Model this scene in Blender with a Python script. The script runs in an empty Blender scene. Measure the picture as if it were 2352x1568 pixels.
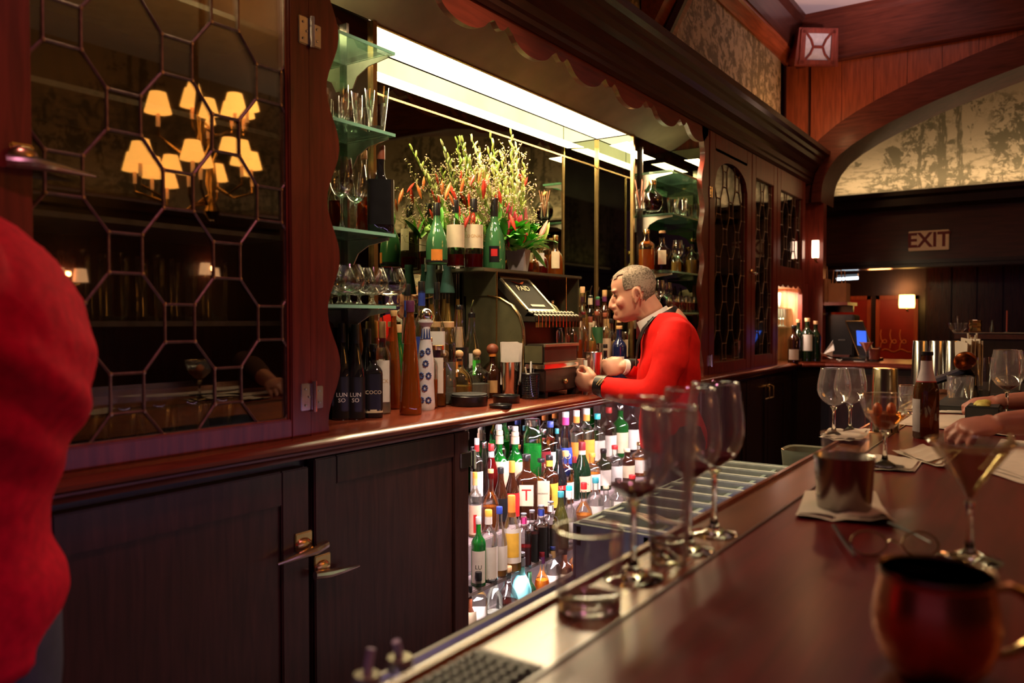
import bpy, bmesh, math, random
from mathutils import Vector, Matrix, Euler
S = bpy.context.scene
COL = S.collection
random.seed(7)
# ---------------------------------------------------------------- camera
YAW = math.atan(1254/1829); PITCH = math.atan(47/1829); FPX = 1829.0
FH = Vector((math.cos(YAW), math.sin(YAW), 0)); RT = Vector((math.sin(YAW), -math.cos(YAW), 0))
FW = FH*math.cos(PITCH) + Vector((0,0,-math.sin(PITCH))); UP = RT.cross(FW)
EYE = Vector((0,0,1.40))
cam_d = bpy.data.cameras.new('camera'); cam = bpy.data.objects.new('camera', cam_d); COL.objects.link(cam)
cam_d.sensor_width = 36; cam_d.lens = 36*FPX/2352; cam_d.clip_start = 0.02; cam_d.clip_end = 60
M = Matrix((RT, UP, -FW)).transposed().to_4x4(); M.translation = EYE; cam.matrix_world = M
cam_d.dof.use_dof = True; cam_d.dof.focus_distance = 2.9; cam_d.dof.aperture_fstop = 2.8
S.camera = cam
S.view_settings.view_transform = 'Standard'; S.view_settings.look = 'None'
S.view_settings.gamma = 1.0; S.view_settings.use_curve_mapping = False; S.view_settings.exposure = 0.0
try:
    S.cycles.max_bounces = 10; S.cycles.transparent_max_bounces = 24; S.cycles.transmission_bounces = 10
    S.cycles.glossy_bounces = 5; S.cycles.diffuse_bounces = 3; S.cycles.sample_clamp_indirect = 6.0
    S.cycles.caustics_reflective = False; S.cycles.caustics_refractive = False
    S.cycles.use_denoising = True
except Exception: pass
# ---------------------------------------------------------------- world, the room's lamps and added fills
w = bpy.data.worlds.new('world'); S.world = w; w.use_nodes = True
w.node_tree.nodes['Background'].inputs[0].default_value = (0.26, 0.09, 0.20, 1)
w.node_tree.nodes['Background'].inputs[1].default_value = 0.25
def lamp(name, kind, loc, power, color, size=0.1, size_y=None, aim=None, spread=None, spot=None):
    d = bpy.data.lights.new(name, kind); d.energy = power; d.color = color
    if kind == 'AREA':
        d.size = size
        if size_y: d.shape = 'RECTANGLE'; d.size_y = size_y
        if spread: d.spread = spread
    else: d.shadow_soft_size = size
    if kind == 'SPOT': d.spot_size = spot or 1.2; d.spot_blend = 0.6
    o = bpy.data.objects.new(name, d); COL.objects.link(o); o.location = loc
    if aim is not None: o.rotation_euler = (Vector(aim)-Vector(loc)).to_track_quat('-Z','Y').to_euler()
    return o
WARM = (1.0, .62, .30)
# back-lit strip above the bottles
lamp('niche_strip_lamp','AREA',(2.78,1.885,2.315),44,(1.0,.74,.44),1.8,.10,aim=(2.78,1.78,1.0))
lamp('flank_lamp_left','AREA',(1.62,1.70,2.30),4.5,(1.0,.72,.42),.25,.08,aim=(1.62,1.72,1.0))
lamp('flank_lamp_right','AREA',(3.95,1.70,2.30),5.0,(1.0,.72,.42),.35,.08,aim=(3.95,1.72,1.0))
lamp('downlight_backbar','SPOT',(1.2,.15,3.65),210,(1.0,.78,.52),.08,aim=(2.35,1.75,1.35),spot=.62)
lamp('downlight_backbar_far','SPOT',(3.3,.1,3.65),75,(1.0,.78,.52),.08,aim=(3.3,1.75,1.4),spot=.5)
# under-counter cabinet lamp
lamp('under_counter_lamp','AREA',(3.0,1.60,1.035),30,(1.0,.82,.86),1.9,.03,aim=(3.0,1.80,.5))
lamp('under_counter_riser_lamp','AREA',(3.0,1.625,.45),9,(1.0,.80,.84),1.8,.02,aim=(3.0,1.68,.2))
# coves under the murals
lamp('cove_lamp_right','AREA',(7.25,-.85,2.49),15,(1.0,.74,.46),5.0,.06,aim=(7.42,-.85,3.0))
lamp('cove_lamp_front','AREA',(.5,-3.42,2.45),9,(1.0,.74,.46),15.0,.08,aim=(.5,-3.60,3.2))
# uplight standing on the cornice near the corner
lamp('cornice_uplight','POINT',(5.80,1.42,2.84),5,(1.0,.50,.20),.06)
# downlights of the ceiling over the bar and the aisle
lamp('downlight_aisle','SPOT',(.9,.1,3.5),44,(1.0,.30,.48),.10,aim=(.45,1.3,1.0),spot=1.1)
lamp('downlight_bartender','SPOT',(2.3,-.2,3.5),34,(1.0,.55,.42),.10,aim=(3.0,1.3,1.2),spot=.9)
lamp('downlight_bar','SPOT',(1.9,-1.0,3.5),20,(1.0,.36,.34),.10,aim=(1.9,.1,1.07),spot=1.0)
lamp('downlight_far','SPOT',(4.2,-.6,3.5),46,(1.0,.60,.36),.10,aim=(6.1,1.3,1.1),spot=1.0)
lamp('ceiling_wash','SPOT',(5.3,.5,2.9),60,(1.0,.70,.76),.06,aim=(5.7,1.0,3.75),spot=1.35)  # unseen spot added in mid-air, aimed up to brighten the ceiling
lamp('under_bar_fill','AREA',(1.2,.56,.96),.9,(.75,.48,1.0),2.2,.03,aim=(1.2,1.5,.6))  # added purple fill without a fixture, tints the dark aisle and base cabinets
lamp('hall_lamp','POINT',(8.2,1.4,1.75),9,(1.0,.33,.10),.1)
# ---------------------------------------------------------------- picture ray -> place in the room
def ray(u, v): return FW + RT*((u-1176)/FPX) - UP*((v-784)/FPX)
def P(u, v, X=None, Y=None, Z=None, d=None):
    r = ray(u, v)
    if Y is not None: k = Y/r.y
    elif X is not None: k = X/r.x
    elif Z is not None: k = (Z-EYE.z)/r.z
    else: k = d
    return EYE + r*k
# ---------------------------------------------------------------- geometry
class G:
    def __init__(s): s.v=[]; s.f=[]
    def add(s, vs, fs, M=None):
        o=len(s.v); s.v += [tuple(M@Vector(p)) if M else tuple(p) for p in vs]; s.f += [tuple(i+o for i in f) for f in fs]; return s
    def box(s,x0,x1,y0,y1,z0,z1,M=None,b=0):
        if b<=0:
            vs=[(x,y,z) for z in(z0,z1) for y in(y0,y1) for x in(x0,x1)]
            return s.add(vs,[(0,2,3,1),(4,5,7,6),(0,1,5,4),(2,6,7,3),(0,4,6,2),(1,3,7,5)],M)
        bm=bmesh.new(); bmesh.ops.create_cube(bm,size=1)
        for q in bm.verts: q.co=((x0+x1)/2+q.co.x*(x1-x0),(y0+y1)/2+q.co.y*(y1-y0),(z0+z1)/2+q.co.z*(z1-z0))
        bmesh.ops.bevel(bm,geom=list(bm.edges),offset=min(b,.45*min(abs(x1-x0),abs(y1-y0),abs(z1-z0))),segments=2,affect='EDGES')
        s.add([q.co for q in bm.verts],[[q.index for q in f.verts] for f in bm.faces],M) if not bm.verts.index_update() else 0
        bm.free(); return s
    def lathe(s,prof,n=20,M=None,sq=2.0,ay=1.0,a0=0,a1=None,op=False):
        vs=[];fs=[];full=a1 is None; m=n if full else n+1
        for (r,z) in prof:
            for i in range(m):
                a=(a0+(i/n)*((2*math.pi) if full else (a1-a0)))
                c,sn=math.cos(a),math.sin(a)
                k=1.0 if sq==2 else (abs(c)**sq+abs(sn)**sq)**(-1/sq)
                vs.append((r*k*c,r*k*sn*ay,z))
        for j in range(len(prof)-1):
            for i in range(n):
                i2=(i+1)%m if full else i+1
                fs.append((j*m+i,j*m+i2,(j+1)*m+i2,(j+1)*m+i))
        if full and not op:
            if prof[0][0]>1e-6: fs.append(tuple(reversed(range(m))))
            if prof[-1][0]>1e-6: fs.append(tuple(range((len(prof)-1)*m,len(prof)*m)))
        return s.add(vs,fs,M)
    def tube(s,pts,rad,n=8,M=None,flat=1.0,caps=True):
        pts=[Vector(p) for p in pts]; 
        if not hasattr(rad,'__len__'): rad=[rad]*len(pts)
        vs=[];fs=[];prev=None
        for i,p in enumerate(pts):
            t=(pts[min(i+1,len(pts)-1)]-pts[max(i-1,0)]).normalized()
            if prev is None:
                ref=Vector((0,0,1)) if abs(t.z)<.9 else Vector((1,0,0)); a=t.cross(ref).normalized()
            else: a=(prev-t*prev.dot(t)).normalized()
            prev=a; b=t.cross(a)
            for k in range(n):
                q=2*math.pi*k/n; vs.append(p+a*(math.cos(q)*rad[i])+b*(math.sin(q)*rad[i]*flat))
        for i in range(len(pts)-1):
            for k in range(n): fs.append((i*n+k,i*n+(k+1)%n,(i+1)*n+(k+1)%n,(i+1)*n+k))
        if caps: fs += [tuple(reversed(range(n))),tuple(range((len(pts)-1)*n,len(pts)*n))]
        return s.add(vs,fs,M)
    def prism(s,poly,lo,hi,axis='x',M=None):
        # poly in the two other axes (y,z) for x, (x,z) for y, (x,y) for z
        def mk(p,t): return {'x':(t,p[0],p[1]),'y':(p[0],t,p[1]),'z':(p[0],p[1],t)}[axis]
        n=len(poly); vs=[mk(p,lo) for p in poly]+[mk(p,hi) for p in poly]
        fs=[tuple(range(n)),tuple(reversed(range(n,2*n)))]+[(i,i+n,(i+1)%n+n,(i+1)%n) for i in range(n)]
        return s.add(vs,fs,M)
    def ell(s,c,r,n=12,m=8,M=None,R=None):
        vs=[];fs=[]
        for j in range(m+1):
            th=math.pi*j/m
            for i in range(n):
                a=2*math.pi*i/n; p=Vector((r[0]*math.sin(th)*math.cos(a),r[1]*math.sin(th)*math.sin(a),r[2]*math.cos(th)))
                if R: p=R@p
                vs.append(p+Vector(c))
        for j in range(m):
            for i in range(n): fs.append((j*n+i,(j+1)*n+i,(j+1)*n+(i+1)%n,j*n+(i+1)%n))
        return s.add(vs,fs,M)
    def quad(s,a,b,c,d): return s.add([a,b,c,d],[(0,1,2,3)])
    def mesh(s,name,smooth=True,ang=35):
        me=bpy.data.meshes.new(name); me.from_pydata([tuple(p) for p in s.v],[],s.f); me.validate()
        bm=bmesh.new(); bm.from_mesh(me); bmesh.ops.remove_doubles(bm,verts=bm.verts,dist=1e-6); bmesh.ops.recalc_face_normals(bm,faces=bm.faces); bm.to_mesh(me); bm.free()
        if smooth:
            me.shade_smooth()
            try: me.set_sharp_from_angle(angle=math.radians(ang))
            except Exception: pass
        return me
def wloc(o):
    v=Vector((0,0,0))
    while o is not None: v+=o.location; o=o.parent
    return v
def thing(name,label,cat,loc=(0,0,0),group=None,rz=0):
    o=bpy.data.objects.new(name,None); COL.objects.link(o); o.location=loc; o.rotation_euler=(0,0,rz)
    o.empty_display_size=.05; o['label']=label; o['category']=cat
    if group: o['group']=group
    return o
def put(name,me,mat,parent=None,loc=(0,0,0),label=None,kind=None,rot=None):
    o=bpy.data.objects.new(name,me); COL.objects.link(o); o.location=loc
    if rot: o.rotation_euler=rot
    if parent: o.parent=parent
    if mat is not None and not me.materials: me.materials.append(mat)
    if label: o['label']=label
    if kind: o['kind']=kind
    return o
def part(name,g,mat,parent,label=None,local=False,smooth=True,kind=None,ang=35):
    """g in world space unless local; the parent has no rotation when world"""
    if not local and parent is not None:
        o=wloc(parent); g.v=[(p[0]-o.x,p[1]-o.y,p[2]-o.z) for p in g.v]
    return put(name,g.mesh(name,smooth,ang),mat,parent,label=label,kind=kind)
def solo(name,g,mat,label,cat,group=None,loc=None,smooth=True,ang=35):
    loc=Vector(loc) if loc else Vector(g.v[0]); g.v=[(p[0]-loc.x,p[1]-loc.y,p[2]-loc.z) for p in g.v]
    o=put(name,g.mesh(name,smooth,ang),mat,None,loc=loc,label=label); o['category']=cat
    if group:o['group']=group
    return o
def struct(name,g,mat,parent=None,smooth=False):
    o=put(name,g.mesh(name,smooth),mat,parent)
    if parent is None: o['kind']='structure'
    return o
# ---------------------------------------------------------------- materials
MATS={}
def nt(name):
    m=bpy.data.materials.new(name); m.use_nodes=True; n=m.node_tree.nodes; l=m.node_tree.links
    return m,n,l,n['Principled BSDF']
def setp(b,**k):
    N={'rough':'Roughness','metal':'Metallic','spec':'Specular IOR Level','trans':'Transmission Weight','ior':'IOR','coat':'Coat Weight','coatr':'Coat Roughness','sheen':'Sheen Weight','alpha':'Alpha','estr':'Emission Strength','sub':'Subsurface Weight'}
    for a,v in k.items(): b.inputs[N[a]].default_value=v
def c4(c): return (c[0],c[1],c[2],1)
def plain(c,rough=.5,metal=0,noise=.12,scale=30,bump=0,key=None,**k):
    key=key or ('plain',tuple(round(x,3) for x in c),rough,metal,noise,scale,bump,tuple(k.items()))
    if key in MATS: return MATS[key]
    m,n,l,b=nt('mat_%d'%len(MATS)); setp(b,rough=rough,metal=metal,**k)
    tc=n.new('ShaderNodeTexCoord'); no=n.new('ShaderNodeTexNoise'); no.inputs['Scale'].default_value=scale; no.inputs['Detail'].default_value=3
    l.new(tc.outputs['Object'],no.inputs['Vector'])
    r=n.new('ShaderNodeValToRGB'); r.color_ramp.elements[0].position=.3; r.color_ramp.elements[1].position=.7
    r.color_ramp.elements[0].color=c4([x*(1-noise) for x in c]); r.color_ramp.elements[1].color=c4([min(1,x*(1+noise)) for x in c])
    l.new(no.outputs['Fac'],r.inputs['Fac']); l.new(r.outputs['Color'],b.inputs['Base Color'])
    if bump:
        bp=n.new('ShaderNodeBump'); bp.inputs['Strength'].default_value=bump; bp.inputs['Distance'].default_value=.002
        l.new(no.outputs['Fac'],bp.inputs['Height']); l.new(bp.outputs['Normal'],b.inputs['Normal'])
    MATS[key]=m; return m
def wood(c,rough=.35,axis='x',scale=1.0,coat=.3,var=.35,spec=.4):
    key=('wood',tuple(c),rough,axis,scale,coat,spec)
    if key in MATS: return MATS[key]
    m,n,l,b=nt('wood_%d'%len(MATS)); setp(b,rough=rough,coat=coat,coatr=.18,spec=spec)
    tc=n.new('ShaderNodeTexCoord'); mp=n.new('ShaderNodeMapping')
    s={'x':(1.2,14,14),'y':(14,1.2,14),'z':(14,14,1.2)}[axis]; mp.inputs['Scale'].default_value=[q*scale for q in s]
    l.new(tc.outputs['Object'],mp.inputs['Vector'])
    no=n.new('ShaderNodeTexNoise'); no.inputs['Scale'].default_value=4; no.inputs['Detail'].default_value=6; no.inputs['Distortion'].default_value=.6
    l.new(mp.outputs['Vector'],no.inputs['Vector'])
    r=n.new('ShaderNodeValToRGB'); r.color_ramp.elements[0].position=.3; r.color_ramp.elements[1].position=.72
    r.color_ramp.elements[0].color=c4([x*(1-var) for x in c]); r.color_ramp.elements[1].color=c4([x*(1+var) for x in c])
    l.new(no.outputs['Fac'],r.inputs['Fac']); l.new(r.outputs['Color'],b.inputs['Base Color'])
    bp=n.new('ShaderNodeBump'); bp.inputs['Strength'].default_value=.12; bp.inputs['Distance'].default_value=.001
    l.new(no.outputs['Fac'],bp.inputs['Height']); l.new(bp.outputs['Normal'],b.inputs['Normal'])
    MATS[key]=m; return m
def thin(tint,body=0.0,bodyc=None,refl=1.0,rough=.03,edge=.85):
    """blown glass seen as a thin wall: clear or tinted through-view, glancing reflection"""
    key=('thin',tuple(tint),body,tuple(bodyc or ()),refl,rough,edge)
    if key in MATS: return MATS[key]
    m,n,l,b=nt('glass_%d'%len(MATS)); n.remove(b); out=n['Material Output']
    tr=n.new('ShaderNodeBsdfTransparent'); tr.inputs[0].default_value=c4(tint)
    gl=n.new('ShaderNodeBsdfGlossy'); gl.inputs['Roughness'].default_value=rough; gl.inputs[0].default_value=(1,1,1,1)
    lw=n.new('ShaderNodeLayerWeight'); lw.inputs[0].default_value=.35
    mr=n.new('ShaderNodeMapRange'); mr.inputs['To Min'].default_value=.05*refl; mr.inputs['To Max'].default_value=edge*refl
    l.new(lw.outputs['Fresnel'],mr.inputs['Value'])
    mx=n.new('ShaderNodeMixShader'); l.new(mr.outputs[0],mx.inputs[0])
    base=tr
    if body>0:
        df=n.new('ShaderNodeBsdfDiffuse'); df.inputs[0].default_value=c4(bodyc or tint)
        m2=n.new('ShaderNodeMixShader'); m2.inputs[0].default_value=body; l.new(tr.outputs[0],m2.inputs[1]); l.new(df.outputs[0],m2.inputs[2]); base=m2
    l.new(base.outputs[0],mx.inputs[1]); l.new(gl.outputs[0],mx.inputs[2]); l.new(mx.outputs[0],out.inputs['Surface'])
    MATS[key]=m; return m
def glass(tint=(1,1,1),rough=0.0,ior=1.45):
    key=('glass',tuple(tint),rough)
    if key in MATS: return MATS[key]
    m,n,l,b=nt('clear_%d'%len(MATS)); n.remove(b); out=n['Material Output']
    g=n.new('ShaderNodeBsdfGlass'); g.inputs[0].default_value=c4(tint); g.inputs['Roughness'].default_value=rough; g.inputs['IOR'].default_value=ior
    l.new(g.outputs[0],out.inputs['Surface']); MATS[key]=m; return m
def emit(c,s,key=None):
    key=key or ('emit',tuple(c),s)
    if key in MATS: return MATS[key]
    m,n,l,b=nt('glow_%d'%len(MATS)); b.inputs['Base Color'].default_value=c4(c); b.inputs['Emission Color'].default_value=c4(c); b.inputs['Emission Strength'].default_value=s
    MATS[key]=m; return m
def mirror(c,rough=.015):
    key=('mirror',tuple(c),rough)
    if key in MATS: return MATS[key]
    m,n,l,b=nt('mirror_%d'%len(MATS)); setp(b,metal=1,rough=rough)
    tc=n.new('ShaderNodeTexCoord'); no=n.new('ShaderNodeTexNoise'); no.inputs['Scale'].default_value=3.5; no.inputs['Detail'].default_value=5
    l.new(tc.outputs['Object'],no.inputs['Vector'])
    r=n.new('ShaderNodeValToRGB'); r.color_ramp.elements[0].position=.35; r.color_ramp.elements[1].position=.65
    r.color_ramp.elements[0].color=c4([x*.8 for x in c]); r.color_ramp.elements[1].color=c4(c)
    l.new(no.outputs['Fac'],r.inputs['Fac']); l.new(r.outputs['Color'],b.inputs['Base Color'])
    MATS[key]=m; return m
def toile(name,ax):
    """cream wallpaper printed with olive-brown trees, ground and foliage; ax = horizontal axis"""
    m,n,l,b=nt(name); setp(b,rough=.75)
    tc=n.new('ShaderNodeTexCoord'); sp=n.new('ShaderNodeSeparateXYZ'); l.new(tc.outputs['Object'],sp.inputs[0])
    H=sp.outputs[0 if ax=='x' else 1]; Z=sp.outputs[2]
    def mth(op,a,b2=None,c=None):
        q=n.new('ShaderNodeMath'); q.operation=op
        for i,t in enumerate((a,b2,c)):
            if t is None: continue
            if isinstance(t,(int,float)): q.inputs[i].default_value=t
            else: l.new(t,q.inputs[i])
        return q.outputs[0]
    cm=n.new('ShaderNodeCombineXYZ'); l.new(H,cm.inputs[0]); l.new(Z,cm.inputs[2])
    def noise(sc,det=5,dist=0,vec=None,rough=.6,mul=(1,1,1)):
        mp=n.new('ShaderNodeMapping'); mp.inputs['Scale'].default_value=mul; l.new(vec or cm.outputs[0],mp.inputs[0])
        q=n.new('ShaderNodeTexNoise'); q.inputs['Scale'].default_value=sc; q.inputs['Detail'].default_value=det; q.inputs['Distortion'].default_value=dist; q.inputs['Roughness'].default_value=rough
        l.new(mp.outputs[0],q.inputs['Vector']); return q.outputs['Fac']
    def ss(x,a,b2): 
        q=n.new('ShaderNodeMapRange'); q.interpolation_type='SMOOTHSTEP'; q.inputs['From Min'].default_value=a; q.inputs['From Max'].default_value=b2; l.new(x,q.inputs['Value']); return q.outputs[0]
    Zr=mth('SUBTRACT',Z,2.42)
    low=ss(Zr,1.15,.25)
    # groves: crowns of leaf blots that gather in clumps, denser near the ground
    clump=ss(mth('ADD',noise(1.15,2,.2),mth('MULTIPLY',low,.07)),.50,.60); leafy=ss(mth('ADD',noise(13,7,.5,rough=.7),mth('MULTIPLY',noise(38,3),.18)),.55,.64)
    foliage=mth('MULTIPLY',clump,leafy)
    ground=mth('MULTIPLY',ss(noise(7,7,.4,mul=(1,1,3.6),rough=.75),.50,.56),ss(mth('ADD',Zr,mth('MULTIPLY',noise(1.3,3),.55)),.80,.38))
    figures=mth('MULTIPLY',ss(noise(5.5,5,.6,mul=(1.3,1,.8)),.56,.60),ss(mth('ABSOLUTE',mth('SUBTRACT',Zr,.42)),.30,.12))
    wob=mth('MULTIPLY',mth('SUBTRACT',noise(2.2,3),.5),.16)
    hp=mth('ADD',H,wob); cell=mth('MULTIPLY',hp,.62)
    tr=mth('ABSOLUTE',mth('SUBTRACT',mth('FRACT',cell),.5)); tr2=mth('ABSOLUTE',mth('SUBTRACT',mth('FRACT',mth('ADD',cell,.075)),.5)); tr3=mth('ABSOLUTE',mth('SUBTRACT',mth('FRACT',mth('SUBTRACT',cell,.10)),.5))
    trunk=mth('MAXIMUM',mth('MAXIMUM',ss(tr,.022,.014),ss(tr2,.015,.009)),ss(tr3,.011,.006))
    trunk=mth('MULTIPLY',trunk,ss(noise(26,4,0,mul=(3,1,.5)),.34,.50))
    crown=mth('MULTIPLY',ss(mth('MINIMUM',tr,mth('ADD',tr2,.03)),.24,.10),ss(noise(11,7,.5,rough=.75),.52,.58)); crown=mth('MULTIPLY',crown,ss(mth('ADD',Zr,mth('MULTIPLY',noise(2.5,2),.6)),.75,1.0))
    tot=mth('MINIMUM',mth('ADD',mth('ADD',mth('ADD',foliage,mth('ADD',figures,crown)),mth('MULTIPLY',ground,.75)),trunk),1.0)
    fac=mth('MULTIPLY',tot,.82)
    mx=n.new('ShaderNodeMix'); mx.data_type='RGBA'; l.new(fac,mx.inputs[0])
    mx.inputs[6].default_value=(.55,.43,.27,1); mx.inputs[7].default_value=(.10,.085,.040,1)
    l.new(mx.outputs[2],b.inputs['Base Color']); return m
MAH=wood((.20,.030,.016),.36); MAHZ=wood((.20,.030,.016),.36,'z'); MAHY=wood((.20,.030,.016),.36,'y')
DARK=wood((.060,.016,.010),.38); DARKZ=wood((.058,.019,.016),.38,'z')
ORANGE=wood((.34,.075,.028),.4,'z'); ORANGEX=wood((.34,.075,.028),.4,'x'); ORANGEY=wood((.34,.075,.028),.4,'y')
BARTOP=wood((.13,.012,.012),.30,'x',.6,coat=.04,spec=.22)
BLACKW=wood((.018,.009,.007),.3,'z')
CHROME=plain((.75,.72,.68),.14,1,.05); BRASS=plain((.75,.50,.22),.25,1,.1); STEEL=plain((.55,.54,.52),.22,1,.08)
LEAD=plain((.20,.13,.085),.45,.6,.25,60,.3)
BLACK=plain((.012,.011,.012),.3,0,.2); BLACKM=plain((.02,.02,.02),.6,0,.2); WHITE=plain((.78,.74,.68),.6,0,.05)
PAPER=plain((.78,.70,.60),.8,0,.06); CREAM=plain((.72,.60,.40),.6,0,.06)
MIR=mirror((.42,.46,.33)); MIRD=mirror((.34,.36,.27))
SHELFG=thin((.78,.92,.82),.16,(.45,.75,.55)); CLEAR=thin((.97,.98,.96))
GEDGE=plain((.35,.75,.52),.2,0,.05)
# ================================================================ the room
YF,YE,ZC,YB,YK = 1.58,1.51,1.106,2.0,1.80
ZCEIL=3.73; XR=6.35
TOI_X=toile('mural_toile_side','x'); TOI_Y=toile('mural_toile_end','y')
PLASTER=plain((.80,.72,.70),.8,0,.03,6)
struct('floor',G().box(-8,12,-3.7,2.2,-.05,0),plain((.05,.02,.018),.5,0,.3,4))
struct('ceiling',G().box(-8,6.38,-3.7,1.66,ZCEIL,ZCEIL+.06),PLASTER)
g=G().box(-3,6.20,1.77,1.85,2.45,3.45); struct('wall_back',g,TOI_X)
g=G().box(-3,12,2.06,2.14,0,3.7); struct('wall_back_outer',g,BLACKW)
wf=struct('wall_front',G().box(-8,8,-3.66,-3.58,0,2.36),DARKZ)
struct('wall_front_mural',G().box(-8,8,-3.66,-3.60,2.47,3.73),TOI_X)
struct('trim_1',G().box(-8,8,-3.58,-3.46,2.36,2.43).box(-8,8,-3.49,-3.46,2.43,2.47),DARK)
struct('ceiling_far',G().box(6.38,12,-3.7,2.1,3.70,3.78),plain((.3,.18,.12),.8))
# beam and crown along the mural wall
struct('trim_2',G().prism([(1.78,3.38),(1.755,3.375),(1.70,3.43),(1.685,3.44),(1.685,3.46),(1.78,3.46)],-3,XR,'x'),ORANGEX)
struct('trim_3',G().prism([(1.78,3.46),(1.675,3.46),(1.67,3.50),(1.66,3.66),(1.625,3.70),(1.615,3.73),(1.78,3.73)],-3,XR,'x'),DARK)
# carved corbel carrying the beam
g=G().prism([(1.76,2.86),(1.70,2.88),(1.60,3.05),(1.50,3.30),(1.42,3.46),(1.76,3.46)],3.72,3.98,'x')
cb=thing('corbel','carved wooden corbel under the ceiling beam above the cornice','corbel',(3.85,1.76,2.86)); part('bracket',g,ORANGEX,cb)
part('face_strip',G().tube([(3.85,1.685,2.87),(3.85,1.585,3.05),(3.85,1.485,3.30),(3.85,1.41,3.45)],[.03]*4,6),DARK,cb)
# end wall with the elliptical arch
inn=[(1.49,2.30),(1.488,2.36),(1.482,2.42),(1.466,2.485),(1.43,2.555),(1.37,2.63),(1.276,2.70),(1.16,2.765),(1.02,2.83),(.88,2.885),(.733,2.94),(.46,3.025),(.184,3.10),(-.15,3.175),(-.5,3.24),(-.85,3.30),(-1.2,3.35),(-1.6,3.40),(-2.0,3.445),(-2.4,3.48),(-2.8,3.51),(-3.2,3.53),(-3.6,3.55)]
out=[]
for i in range(len(inn)):
    a_,b_=Vector(inn[max(0,i-1)]),Vector(inn[min(len(inn)-1,i+1)]); t_=(b_-a_).normalized(); nn=Vector((-t_.y,t_.x)) 
    if nn.y<0 or (i<2 and nn.x<0): nn=-nn
    out.append((inn[i][0]+nn.x*.205,inn[i][1]+nn.y*.205))
wr=G().box(XR+.03,XR+.13,1.49,1.95,ZC+.001,2.62); wr.box(XR,XR+.03,1.60,1.78,2.5,3.40); wr.box(XR+.03,XR+.13,1.49,1.80,2.5,3.73)
# masonry above the arch
vs=[];fs=[]
for (y,z) in inn: vs+= [(XR+.03,y,z),(XR+.03,y,3.73)]
for i in range(len(inn)-1): fs.append((2*i,2*i+1,2*i+3,2*i+2))
wr.add(vs,fs)
wall_right=struct('wall_right',wr,MAHZ)
# planks over the arch, one by one
yb=1.585; k=0
while yb>-2.3:
    y1=yb; y0=yb-.222
    def oz(y):
        for (ya,za),(yc,zc) in zip(out,out[1:]):
            if yc<=y<=ya: return za+(zc-za)*(ya-y)/(ya-yc+1e-9)
        return out[0][1] if y>0 else out[-1][1]
    lo=[(y1-(y1-y0)*i/6, min(3.352,oz(y1-(y1-y0)*i/6)-.03)) for i in range(7)]
    if min(p[1] for p in lo)<3.35:
        g=G().prism(lo+[(y0,3.36),(y1,3.36)],XR+.004,XR+.03,'x')
        g.v=[(x,(y-(y0+y1)/2)*.985+(y0+y1)/2,z) for x,y,z in g.v]
        put('plank',g.mesh('plank',False),ORANGE,wall_right)
    yb-=.222; k+=1
# arch band and its bead
g=G(); vs=[];fs=[]
for i in range(len(inn)):
    (yi,zi),(yo,zo)=inn[i],out[i]
    ym,zm=yi+(yo-yi)*.35,zi+(zo-zi)*.35
    vs+=[(XR+.35,yi,zi),(XR-.05,yi,zi),(XR-.05,ym,zm),(XR-.025,ym,zm),(XR-.025,yo,zo),(XR+.03,yo,zo)]
for i in range(len(inn)-1):
    for j in range(5): fs.append((i*6+j,i*6+j+1,i*6+j+7,i*6+j+6))
g.add(vs,fs); ARCHW=wood((.12,.026,.014),.5,'y',coat=.05,spec=.2); struct('trim_4',g,ARCHW,smooth=True)
g=G(); 
g.prism([(XR-.03,3.34),(XR-.045,3.352),(XR-.03,3.365),(XR-.02,3.385),(XR-.02,3.66),(XR-.035,3.69),(XR-.045,3.73),(XR+.03,3.73),(XR+.03,3.34)],-3.6,1.69,'y')
g.v=[(x,y,z) for x,y,z in g.v]; struct('trim_5',g,ARCHW)
struct('trim_6',G().box(XR-.012,XR+.03,1.592,1.60,2.5,3.345).box(XR-.012,XR+.03,1.765,1.775,2.5,3.4),DARKZ)
struct('trim_7',G().box(XR-.005,XR+.03,1.602,1.765,2.5,3.43),ORANGE)
# recess behind the arch: lit mural, its ledge and the header with the sign
struct('wall_right_mural',G().box(7.40,7.48,-3.6,1.75,2.47,3.72),TOI_Y)
struct('wall_back_recess',G().box(6.48,7.40,1.70,1.76,1.9,3.72),TOI_X)
struct('trim_8',G().prism([(7.44,2.47),(7.20,2.47),(7.14,2.455),(7.14,2.42),(7.18,2.40),(7.18,2.34),(7.22,2.31),(7.44,2.31)],-3.6,1.70,'y'),BLACKW)
struct('wall_right_header',G().box(7.30,7.42,-3.6,1.70,1.90,2.31),wood((.055,.014,.011),.4,'y'))
struct('trim_9',G().box(7.26,7.44,-3.6,1.70,1.84,1.90).box(7.24,7.30,-3.6,1.70,1.87,1.885),BLACKW)
# speaker cabinet in the corner with the ogee grille
sp=thing('wall_speaker','brown wooden box speaker with a curved lattice grille in the ceiling corner','speaker',(6.24,1.50,3.38),rz=0)
Ms=Matrix.Translation((6.21,1.555,3.42))@Matrix.Rotation(math.radians(38),4,'Z')@Matrix.Rotation(math.radians(-8),4,'Y')
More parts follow.
